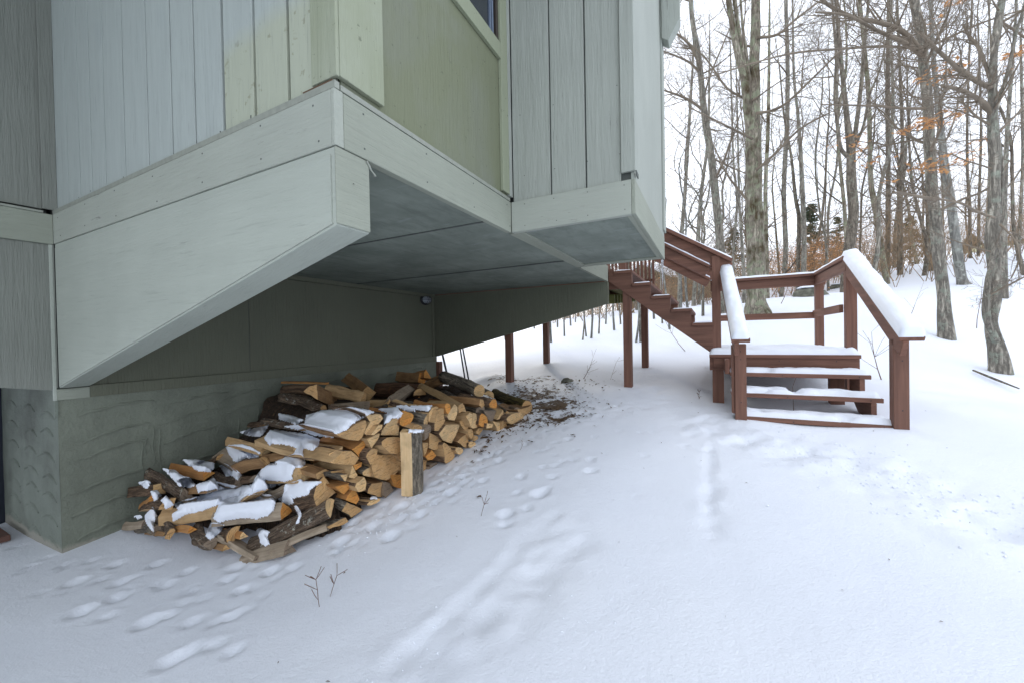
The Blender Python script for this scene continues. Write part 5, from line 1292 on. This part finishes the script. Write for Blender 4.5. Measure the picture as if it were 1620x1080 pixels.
px_tree('maple_tree', 'twisted hollow based trunk nearest the right edge', [[(1582, 590, 40), (1578, 550, 34), (1568, 510, 27), (1575, 470, 24), (1572, 425, 27), (1571, 385, 30), (1573, 340, 24), (1574, 280, 23), (1573, 230, 22), (1571, 180, 21), (1570, 140, 19), (1571, 100, 17), (1577, 50, 17), (1585, 0, 17), (1590, -40, 15)],
        [(1576, 540, 16, -.1), (1560, 500, 17, -.1), (1562, 450, 13, -.1), (1572, 400, 12, -.05)], [(1576, 175, 9), (1590, 130, 9), (1600, 90, 8), (1608, 50, 7), (1622, 0, 6)]], 5.0, 'tb_grey', 26,
        limbs=[[(1570, 140, 8, 0), (1550, 132, 8, -.1), (1525, 115, 8, -.1), (1500, 95, 7, -.2), (1475, 72, 6, -.3), (1455, 50, 4, -.4)], [(1570, 185, 10, 0), (1558, 165, 9, 0), (1535, 150, 8, -.1), (1510, 140, 7, -.2), (1490, 137, 5, -.3)], [(1570, 138, 5, 0), (1550, 80, 6, .1), (1535, 60, 5, .2), (1524, 40, 3, .3)],
               [(1570, 200, 4, 0), (1545, 185, 4, 0), (1520, 160, 3, .1)], [(1573, 345, 5, -.1), (1545, 335, 5, -.2), (1520, 322, 4, -.3), (1488, 316, 4, -.4), (1435, 308, 4, -.5)], [(1580, 210, 5, 0), (1600, 190, 4, .1), (1630, 160, 3, .2)], [(1582, 355, 4, -.1), (1605, 380, 3, -.2), (1612, 410, 3, -.2), (1600, 440, 2, -.3)], [(1578, 32, 5, 0), (1610, 52, 4, .1), (1640, 75, 3, .2)]],
        nbr=20, brl=1.05, dens=.9, lump=.28, low=.3, flare=1.25, extra_sides=16)
mid = [('lichened straight tree behind the back rail, first right of the thick mossy trunk', [(1236, 470, 9), (1243, 400, 10), (1240, 300, 9), (1245, 200, 9), (1246, 100, 8), (1243, 0, 7)], 13, 'tb_grey'),
       ('forked grey green tree halfway between the thick mossy trunk and the curved dark trunk', [(1270, 465, 11), (1272, 400, 10), (1271, 340, 10), (1267, 250, 8), (1262, 180, 6), (1256, 120, 5), (1254, 20, 4)], 12, 'tb_grey'),
       ('thin leaning lichened tree just right of the curved dark trunk', [(1402, 440, 12), (1395, 400, 12), (1388, 350, 11), (1378, 290, 10), (1376, 220, 9), (1374, 150, 9), (1366, 60, 8), (1360, 0, 7)], 11.5, 'tb_maple'),
       ('straight brown tree standing second right of the curved dark trunk', [(1404, 430, 10), (1405, 340, 10), (1405, 250, 9), (1404, 150, 9), (1406, 0, 7)], 13, 'tb_dark'),
       ('brown tree wound with twigs in the gap left of the knotty grey trunk', [(1424, 425, 11), (1424, 340, 11), (1423, 280, 11), (1428, 230, 8), (1424, 120, 6), (1420, 20, 5)], 12.5, 'tb_dark'),
       ('broken dark snag with green lichen behind the knotty grey trunk', [(1473, 428, 14), (1471, 400, 14), (1469, 350, 11), (1466, 300, 8)], 12, 'tb_dark'),
       ('slender tree between the smooth leaning trunk and the twisted trunk', [(1535, 400, 7), (1534, 330, 7), (1530, 250, 6), (1532, 120, 5), (1538, 0, 4)], 13, 'tb_dark'),
       ('straight grey tree close behind the twisted trunk', [(1588, 400, 14), (1588, 330, 13), (1591, 260, 11), (1594, 200, 9), (1600, 120, 8), (1606, 40, 6)], 8, 'tb_grey'),
       ('thin dark sapling right of the slim leaning tree', [(1178, 490, 7), (1176, 420, 7), (1170, 330, 5), (1168, 250, 4), (1166, 160, 3)], 10, 'tb_grey'),
       ('grey tree half hidden behind the thick mossy trunk', [(1213, 460, 10), (1212, 400, 10), (1211, 300, 8), (1215, 200, 7), (1217, 60, 5)], 12.5, 'tb_maple'),
       ('crooked brown tree with a low fork between two lichened trees', [(1262, 440, 8), (1264, 350, 8), (1258, 310, 7), (1252, 250, 5), (1240, 180, 4)], 12.2, 'tb_dark'),
       ('bent sapling leaning left in front of the orange beech thicket', [(1310, 445, 5), (1306, 380, 5), (1296, 330, 4), (1290, 250, 4), (1300, 160, 3)], 13, 'tb_grey'),
       ('close pair of young trees beside the bay corner, the left one', [(1075, 470, 8), (1078, 380, 8), (1084, 300, 7), (1090, 200, 6), (1096, 100, 4)], 12, 'tb_grey'),
       ('close pair of young trees beside the bay corner, the right one', [(1098, 470, 8), (1104, 380, 8), (1110, 300, 7), (1120, 220, 5), (1122, 130, 4)], 13, 'tb_grey'),
       ('young tree against the stair handrail, seen over the upper steps', [(1160, 470, 5), (1160, 400, 5), (1166, 320, 5), (1160, 250, 4), (1156, 100, 3)], 12, 'tb_grey'),
       ('far right slender tree at the picture edge', [(1612, 470, 8), (1612, 380, 8), (1618, 260, 7), (1616, 120, 6)], 11, 'tb_grey'),
       ('fine grey tree left of the twisted trunk, behind the leaning beech', [(1548, 420, 6), (1549, 320, 6), (1552, 200, 5), (1548, 60, 4)], 15, 'tb_dark')]
for i, (lab, stm, d_, mt_) in enumerate(mid):
    px_tree('dead_snag' if 'snag' in lab else 'young_tree', lab, [stm], d_, mt_, 60+i, nbr=3 if 'snag' in lab else 20, brl=1.7, dens=.8, top=.3 if 'snag' in lab else 2.5, low=.2, twig='twig' if i % 2 else 'twig_dark')

# --- far trees: eight kinds built once, then copied
kinds = []
for k in range(8):
    rng = random.Random(900+k); tb = BM(); cb = BM(); hgt = rng.uniform(7.5, 11); r0 = rng.uniform(.035, .075); n = 9; pts, rad = [], []; x = y = 0; lx, ly = rng.uniform(-.05, .05), rng.uniform(-.05, .05)
    for i in range(n+1):
        t = i/n; x += rng.gauss(lx, .09); y += rng.gauss(ly, .09); pts.append(Vector((x if i else 0, y if i else 0, t*hgt-.15))); rad.append(r0*(1.25 if i == 0 else 1)*(1-.85*t))
    P, R = smooth_pts(pts, rad, 3); lumpy_tube(tb, P, R, 8, .12, k)
    for _ in range(22):
        i = int(rng.uniform(.22, .97)*len(P)); az_ = rng.uniform(0, 6.28); el = math.radians(rng.uniform(15, 60)); out = []
        grow(rng, P[min(i, len(P)-1)], Vector((math.cos(az_)*math.cos(el), math.sin(az_)*math.cos(el), math.sin(el))), rng.uniform(1.0, 2.4), R[min(i, len(P)-1)]*.5, 1, out, 3, dens=.85)
        for a_, b_, l_ in out: tube(cb, a_, [max(q, .0035) for q in b_], 3, 0, False)
    o = thing('bare_tree', None, 'tree'); a = link('trunk', tb, ['tb_grey', 'tb_dark', 'tb_maple'][k % 3], o, smooth=True); b = link('crown', cb, ['twig', 'twig_dark'][k % 2], o); kinds.append((o, a, b))
rng = random.Random(5); placed = 0; used = set(); spots = []; FARS = []
while placed < 44:
    az_ = rng.uniform(8, 57) if placed < 33 else rng.uniform(-28, 8); d_ = rng.uniform(15, 34) if placed > 12 else rng.uniform(14, 22)
    e = math.radians(az_); x, y = d_*math.sin(e)/max(.5, math.cos(e))*math.cos(e), d_*math.cos(e)
    if any((x-q[0])**2+(y-q[1])**2 < .8 for q in spots): continue
    spots.append((x, y)); k = placed % 8; o, a, b = kinds[k]
    if k not in used: used.add(k); r_ = o
    else:
        r_ = o.copy(); C.objects.link(r_)
        for ch in (a, b): c_ = ch.copy(); C.objects.link(c_); c_.parent = r_
    r_.location = (x, y, gz(x, y)); s_ = rng.uniform(.75, 1.25); r_.scale = (s_, s_, s_*rng.uniform(.9, 1.15)); r_.rotation_euler = (rng.uniform(-.06, .06), rng.uniform(-.06, .06), rng.uniform(0, 6.28))
    if az_ < 8: r_.scale *= .8
    FARS.append((r_, x, y)); placed += 1
NTH = ['first', 'second', 'third', 'fourth', 'fifth', 'sixth', 'seventh', 'eighth', 'ninth', 'tenth', 'eleventh', 'twelfth', 'thirteenth', 'fourteenth', 'fifteenth', 'sixteenth', 'seventeenth', 'eighteenth', 'nineteenth', 'twentieth', 'next']
def pxu(x, y): return 810 + F_PX*x/y
def sector_labels(items, marks, fmt, cat, grp):
    for k in range(len(marks)-1):
        m_ = sorted([q for q in items if marks[k][0] <= pxu(q[1], q[2]) < marks[k+1][0]], key=lambda q: pxu(q[1], q[2]))
        for i, q in enumerate(m_): tag(q[0], fmt.format(NTH[min(i, 20)], marks[k][1]), cat, grp)
sector_labels(FARS, [(-9e9, 'left of the front left deck post'), (804, 'right of the front left deck post'), (866, 'right of the back left deck post'), (935, 'near the top of the upper stair'), (1010, 'behind the upper steps'), (1060, 'right of the bay corner'), (1192, 'right of the mossy double trunk'), (1270, 'right of the forked grey green tree'), (1345, 'right of the curved dark trunk'), (1405, 'right of the straight brown tree'), (1475, 'right of the knotty grey trunk'), (1530, 'right of the leaning beech'), (1575, 'right of the twisted trunk'), (9e9, '')], 'slender far tree, {} rightwards among those {}', 'tree', 'slender bare trees of the far woods')
# --- poles of saplings seen under the deck and bracket
sap = []
for i, (u, v, top_, w) in enumerate([(862, 545, 505, 4), (872, 541, 502, 4), (893, 532, 490, 3), (921, 538, 480, 3), (928, 532, 478, 3), (935, 535, 478, 4), (947, 528, 470, 3), (972, 522, 440, 4), (1005, 542, 440, 4), (1014, 541, 430, 5), (1060, 520, 430, 4), (1090, 508, 420, 5), (1048, 512, 420, 3), (1035, 505, 400, 4), (1076, 505, 400, 4), (1112, 500, 390, 5), (903, 515, 480, 3), (958, 512, 450, 3), (982, 512, 440, 3), (882, 518, 495, 3), (845, 520, 505, 3), (800, 538, 510, 3), (910, 510, 470, 2)]):
    p = on_ground(u, v); sp_ = random.Random(700+i); tb = BM(); h_ = sp_.uniform(3.5, 6); r_ = w/2*(p.y)/F_PX*.8
    pts = [Vector((0, 0, -.1))] + [Vector((sp_.gauss(0, .06)*j, sp_.gauss(0, .06)*j, h_*j/6)) for j in range(1, 7)]
    P, R = smooth_pts(pts, [r_*1.2]+[r_*(1-.13*j) for j in range(1, 7)], 3); tube(tb, P, R, 6); cb = BM()
    for _ in range(14):
        k = sp_.randrange(4, len(P)); a_ = sp_.uniform(0, 6.28); out = []; grow(sp_, P[k], Vector((math.cos(a_), math.sin(a_), .7)), sp_.uniform(.4, 1.1), R[k]*.5, 2, out, 3)
        for q, b_, l_ in out: tube(cb, q, [max(x, .002) for x in b_], 3, 0, False)
    o = thing('sapling', None, 'sapling', (p.x, p.y, gz(p.x, p.y)), 0); sap.append((o, p.x, p.y))
    link('trunk', tb, 'tb_beech' if i % 3 else 'tb_grey', o, smooth=True); link('crown', cb, 'twig', o)
sector_labels(sap, [(-9e9, 'left of the back left deck post'), (866, 'right of the back left deck post'), (985, 'right of the front right deck post'), (1021, 'right of the back right deck post'), (9e9, '')], 'thin sapling, {} rightwards among those {}', 'sapling', 'thin saplings beyond the deck')
# --- conifers far off
def conifer(name, label, u, v_top, v_base, d_, seed, hw_=.24):
    base = wp(u, v_base, d_); base.z = gz(base.x, base.y); topz = wp(u, v_top, d_).z; h_ = topz-base.z; rng = random.Random(seed); tb = BM(); cb = BM()
    tube(tb, [Vector((0, 0, -.2)), Vector((0, 0, h_*.5)), Vector((0, 0, h_))], [h_*.018, h_*.012, .01], 7)
    for i in range(int(170*(1 if d_ < 30 else .7))):
        t = rng.uniform(.08, 1)**.9; z_ = h_*t; L_ = h_*hw_*(1-t)**.8*rng.uniform(.55, 1.15)+.12; a_ = rng.uniform(0, 6.28); dv = Vector((math.cos(a_), math.sin(a_), rng.uniform(-.25, .2)))
        for s_ in range(9):
            q = Vector((0, 0, z_)) + dv*L_*(s_+.8)/9 + Vector((rng.gauss(0, .06), rng.gauss(0, .06), rng.gauss(0, .05)))*h_*.12
            for _ in range(3):
                dd = (dv+Vector((rng.gauss(0, .7), rng.gauss(0, .7), rng.gauss(0, .45)))).normalized()*h_*.032; w_ = dd.cross(Vector((rng.random(), rng.random(), rng.random()))).normalized()*h_*.006
                vs = [cb.verts.new(q-w_), cb.verts.new(q+w_), cb.verts.new(q+dd)]; cb.faces.new(vs)
    o = thing(name, label, 'evergreen', base, 0); link('trunk', tb, 'tb_dark', o, smooth=True); link('crown', cb, 'needle', o); return o
conifer('pine_tree', 'broad evergreen behind the thick mossy trunk, right side', 1283, 325, 440, 26, 1)
conifer('pine_tree', 'small evergreen showing beside the curved dark trunk', 1325, 345, 440, 30, 2)
conifer('pine_tree', 'evergreen beyond the upper stair handrail, left of the thick mossy trunk', 1160, 362, 470, 27, 3, .35)
conifer('pine_tree', 'dark evergreen low behind the upper steps', 1090, 385, 490, 24, 4, .4)
conifer('pine_tree', 'evergreen next to the end of the bay near the neighbouring cabin', 1062, 372, 490, 28, 5, .35)
conifer('pine_tree', 'distant evergreen between the straight brown tree and the knotty trunk', 1440, 345, 430, 34, 6, .3)
# --- undergrowth: brown beech thicket and twiggy brush along the edge of the woods
rng = random.Random(8); tb = BM(); lb = BM()
for i in range(800):
    az_ = rng.uniform(4, 57); d_ = rng.uniform(13, 26); e = math.radians(az_); x, y = d_*math.tan(e)*.92, d_; y = d_ if az_ < 40 else d_*.8; x = y*math.tan(e)
    z_ = gz(x, y); out = []; h_ = rng.uniform(.6, 2.6)
    for _ in range(2): grow(rng, Vector((x, y, z_-.05)), Vector((rng.gauss(0, .35), rng.gauss(0, .35), 1)), h_, rng.uniform(.006, .014), 1, out, 3, up=.1, dens=.7)
    for a_, b_, l_ in out: tube(tb, a_, [max(q, .003) for q in b_], 3, 0, False)
br = link('undergrowth', tb, 'twig_tan'); tag(br, 'tangled bare brush at the foot of the woods', 'undergrowth', kind='stuff')
for i in range(520):
    az_ = math.degrees(math.atan2(rng.gauss(1290, 62)-810, F_PX)); d_ = rng.uniform(13, 23); e = math.radians(az_)
    if not 30 < az_ < 46: continue
    x, y = d_*math.tan(e), d_; z_ = gz(x, y)
    for _ in range(5): leaf_clump(lb, Vector((x+rng.gauss(0, .4), y+rng.gauss(0, .4), z_+rng.uniform(.15, 1.7))), 6, .26, .042, rng, .5)
for i in range(260):
    az_ = rng.uniform(5, 56); d_ = rng.uniform(14, 24); x, y = d_*math.tan(math.radians(az_)), d_
    leaf_clump(lb, Vector((x, y, gz(x, y)+rng.uniform(.1, 1.3))), 10, .3, .05, rng, .5)
lo_ = link('beech_thicket', lb, 'leaf'); tag(lo_, 'thicket of orange brown beech leaves low behind the lower stair', 'thicket', kind='stuff')
# beech sprays: horizontal twigs that kept their dry leaves
def spray(label, u1, v1, u2, v2, d_, n, seed):
    rng = random.Random(seed); P, Q = wp(u1, v1, d_), wp(u2, v2, d_-.3); o = thing('beech_spray', label, 'branch', P, 0); tb, lb = BM(), BM(); D = Q-P
    pts = [D*(i/6)+Vector((0, 0, .04*math.sin(i)*D.length*.3)) for i in range(7)]; tube(tb, pts, [.008*(1-.12*i) for i in range(7)], 4)
    for i in range(n):
        c = D*rng.random()+Vector((rng.gauss(0, .10), rng.gauss(0, .16), rng.gauss(0, .035))); leaf_clump(lb, c, 6, .055, .046, rng, .25); tube(tb, [D*max(0, (c.dot(D)/D.length_squared-.08)), c], [.003, .0015], 3, 0, False)
    link('twig', tb, 'twig_dark', o); link('leaves', lb, 'leaf', o)
for i, (lab, a) in enumerate([('orange leafy spray crossing the knotty grey trunk, upper one', (1520, 180, 1440, 205, 6.2, 26)), ('orange leafy spray crossing the knotty grey trunk, lower one', (1530, 262, 1430, 268, 6.2, 24)),
        ('spray of dry leaves right of the knotty grey trunk near the top', (1510, 115, 1458, 128, 6.1, 12)), ('faint leafy spray in front of the curved dark trunk', (1335, 225, 1400, 255, 7.6, 14)), ('small leafy spray between the knotty trunk and the twisted trunk', (1535, 235, 1495, 252, 6.6, 7)),
        ('leafy twig high over the stair between two crowns', (1500, 12, 1480, 28, 6.6, 6)), ('leafy twig at the upper right edge by the twisted trunk', (1618, 80, 1590, 105, 5.4, 9))]): spray(lab, *a, 300+i)
# --- stones, stumps, weeds
def rock(name, label, cat, P, r, seed, sq=.7):
    o = thing(name, label, cat, P, 0); bm = BM(); bmesh.ops.create_icosphere(bm, subdivisions=3, radius=1)
    for v_ in bm.verts: k = 1+.35*noise.noise(v_.co*1.5+Vector((seed, 0, 0)))+.12*noise.noise(v_.co*5+Vector((seed, 3, 0))); v_.co = Vector((v_.co.x*r*k*1.25, v_.co.y*r*k, v_.co.z*r*k*sq))
    link('stone', bm, 'stone', o, smooth=True)
    sb = BM(); bmesh.ops.create_icosphere(sb, subdivisions=3, radius=1)
    for v_ in sb.verts: v_.co = Vector((v_.co.x*r*.95, v_.co.y*r*.8, max(-.02, v_.co.z)*r*.22+r*sq*.86))
    if r > .15: s_ = link('snow_cap', sb, 'snow', o, smooth=True)
    return o
def g3(u, v): p = on_ground(u, v); p.z = gz(p.x, p.y); return p
rock('boulder', 'mossy round boulder in the snow seen under the back rail', 'boulder', g3(1281, 468), .30, 1)
rock('boulder', 'low dark stone by the foot of the curved dark trunk', 'boulder', g3(1325, 455), .22, 2, .5)
rock('boulder', 'flat stone at the edge of the leaf litter near the deck post', 'boulder', on_ground(843, 608), .05, 3, .5)
rock('boulder', 'snowy pointed stone in the leaf litter', 'boulder', g3(897, 603), .07, 4, .8)
def weed(label, u, v, h_, seed, lean=(0, 0), n=4, cat='weed', r=.0022):
    p = g3(u, v); rng = random.Random(seed); o = thing('dry_weed', label, cat, p, 0); bm = BM(); out = []
    grow(rng, Vector((0, 0, -.02)), Vector((lean[0], lean[1], 1)), h_, r, 2, out, 3, up=.05, wob=.10, dens=n/5)
    for a_, b_, l_ in out: tube(bm, a_, [max(q, .0009) for q in b_], 5)
    for a_, b_, l_ in out:
        for q in a_[1:]:
            if rng.random() < .15: bmesh.ops.create_icosphere(bm, subdivisions=1, radius=.0022, matrix=Matrix.Translation(q))
    link('stem', bm, 'weed', o)
weed('dry stalk with seed pods closest to the camera, below the log heap', 506, 960, .15, 41, (-.15, .05), 6, r=.0017)
weed('pale thin stalk just right of the nearest dry stalk', 520, 945, .13, 47, (.35, 0), 5, r=.0010)
weed('leaning dry stalk in the snow right of the upright stake', 760, 818, .14, 42, (.25, .1), 6, r=.0015)
weed('tiny twig in the snow past the far end of the pile', 822, 712, .09, 43, (.3, 0), 3)
weed('dark curled tuft beside the base of the lower stair post', 1106, 632, .10, 44, (.1, 0), 9, r=.004)
weed('spreading weeds in the snow past the deck, left', 965, 600, .3, 45, (.4, 0), 5); weed('dark branched weed in the snow by the leaf litter', 922, 598, .38, 46, (.5, 0), 8, r=.005)
weed('thin weed stems under the treads of the lower stair', 1255, 655, .28, 48, (.05, 0), 3, r=.003); weed('bare red twig bush right of the lower stair', 1395, 600, .6, 49, (-.4, 0), 8, r=.006)
weed('slim shrub stems near the trunk base on the right', 1545, 520, .9, 50, (.1, 0), 6, r=.006); weed('long bent twig in the snow behind the deck post', 1085, 555, .8, 51, (-.9, 0), 5, r=.006)
weed('wiry bush behind the back rail by the thick mossy trunk', 1235, 480, .7, 52, (.5, 0), 8, r=.008); weed('low twigs by the knotty grey trunk', 1440, 500, .5, 53, (.4, 0), 6, r=.005)
fb = thing('fallen_branch', 'dark broken branch lying on the snow at the right', 'branch', g3(1575, 605), 0); bm = BM(); P = g3(1540, 590)-g3(1575, 605); Q = g3(1612, 622)-g3(1575, 605)
tube(bm, [P+Vector((0, 0, .03)), Vector((0, 0, .035)), Q+Vector((0, 0, .05))], [.012, .014, .006], 6); link('branch_wood', bm, 'tb_dark', fb, smooth=True)
# leaf litter around the far end of the pile
rng = random.Random(12); bm = BM()
for (u, v, r_, n) in [(845, 622, .42, 200), (870, 645, .55, 260), (815, 610, .35, 90), (900, 612, .4, 80), (820, 668, .3, 110), (780, 690, .2, 25), (760, 712, .08, 12), (925, 655, .12, 10), (905, 690, .03, 5), (760, 790, .02, 3), (840, 700, .03, 6), (775, 697, .04, 10), (940, 600, .5, 15)]:
    c = on_ground(u, v)
    for _ in range(n):
        x, y = c.x+rng.gauss(0, r_*.6), c.y+rng.gauss(0, r_*.6); leaf_clump(bm, Vector((x, y, gz(x, y)+.012)), 1, .002, rng.uniform(.014, .032), rng, .3)
for _ in range(160):
    x, y = rng.uniform(-1.5, 4), rng.uniform(1.2, 9); leaf_clump(bm, Vector((x, y, gz(x, y)+.004)), 1, .001, rng.uniform(.003, .010), rng, .3)
lt = link('leaf_litter', bm, 'leaf_dark'); tag(lt, 'fallen brown leaves scattered on the bare patch past the log pile', 'leaf litter', kind='stuff')
# --- neighbouring buildings among the trees
def cabin(name, label, P, w, dp, h_, rise, mt, rot, deck=False):
    o = thing(name, label, 'house', P, rot); bm = BM()
    def bb(bm, x0, x1, y0, y1, z0, z1):
        vs = [bm.verts.new((x, y, z)) for x in (x0, x1) for y in (y0, y1) for z in (z0, z1)]
        for q in ((0, 1, 3, 2), (4, 6, 7, 5), (0, 4, 5, 1), (2, 3, 7, 6), (0, 2, 6, 4), (1, 5, 7, 3)): bm.faces.new([vs[i] for i in q])
    bb(bm, -w/2, w/2, -dp/2, dp/2, -1, h_); link('wall', bm, mt, o)
    for nm, mt2, dz in (('roof', 'roofing', 0), ('roof_snow', 'snow', .12)):
        rb = BM(); vs = [rb.verts.new((x, y, z)) for x in (-w/2-.4, w/2+.4) for y, z in ((-dp/2-.4, h_-.1+dz), (0, h_+rise+dz), (dp/2+.4, h_-.1+dz), (dp/2+.4, h_-.22+dz), (0, h_+rise-.14+dz), (-dp/2-.4, h_-.22+dz))]
        rb.faces.new(vs[:6]); rb.faces.new(vs[6:][::-1])
        for i in range(6): rb.faces.new((vs[i], vs[6+i], vs[6+(i+1) % 6], vs[(i+1) % 6]))
        link(nm, rb, mt2, o)
    for x in (-w*.3, 0, w*.3):
        wbm = BM(); bb(wbm, x-.35, x+.35, -dp/2-.05, -dp/2-.01, .8, 1.7); f = link('window', wbm, 'flash', o); pb = BM(); bb(pb, x-.28, x+.28, -dp/2-.07, -dp/2-.055, .87, 1.63); link('pane', pb, 'glass', f)
    if deck:
        db = BM(); bb(db, -w/2-1.2, w/2, -dp/2-1.6, -dp/2, -.1, .05); bb(db, -w/2-1.2, w/2, -dp/2-1.6, -dp/2-1.52, .85, .95)
        for i in range(24): bb(db, -w/2-1.2+i*(w+1.1)/24, -w/2-1.14+i*(w+1.1)/24, -dp/2-1.6, -dp/2-1.55, .05, .85)
        link('porch', db, 'cabin', o)
    ch = BM(); bb(ch, w*.2, w*.2+.6, -.3, .3, h_, h_+rise+.9); link('chimney', ch, mt, o); return o
p = wp(1062, 492, 27); p.z = gz(p.x, p.y); cabin('neighbour_cabin', 'reddish cabin with a snowy roof and railed porch behind the upper steps', p, 5, 4, 1.6, 1.1, 'cabin', .5, True)
p = wp(1612, 400, 34); p.z = gz(p.x, p.y)+.5; cabin('neighbour_house', 'pale tan house with a chimney among the trees at the right edge', p, 5, 5, 3.2, 1.6, 'cabin_tan', -.6)
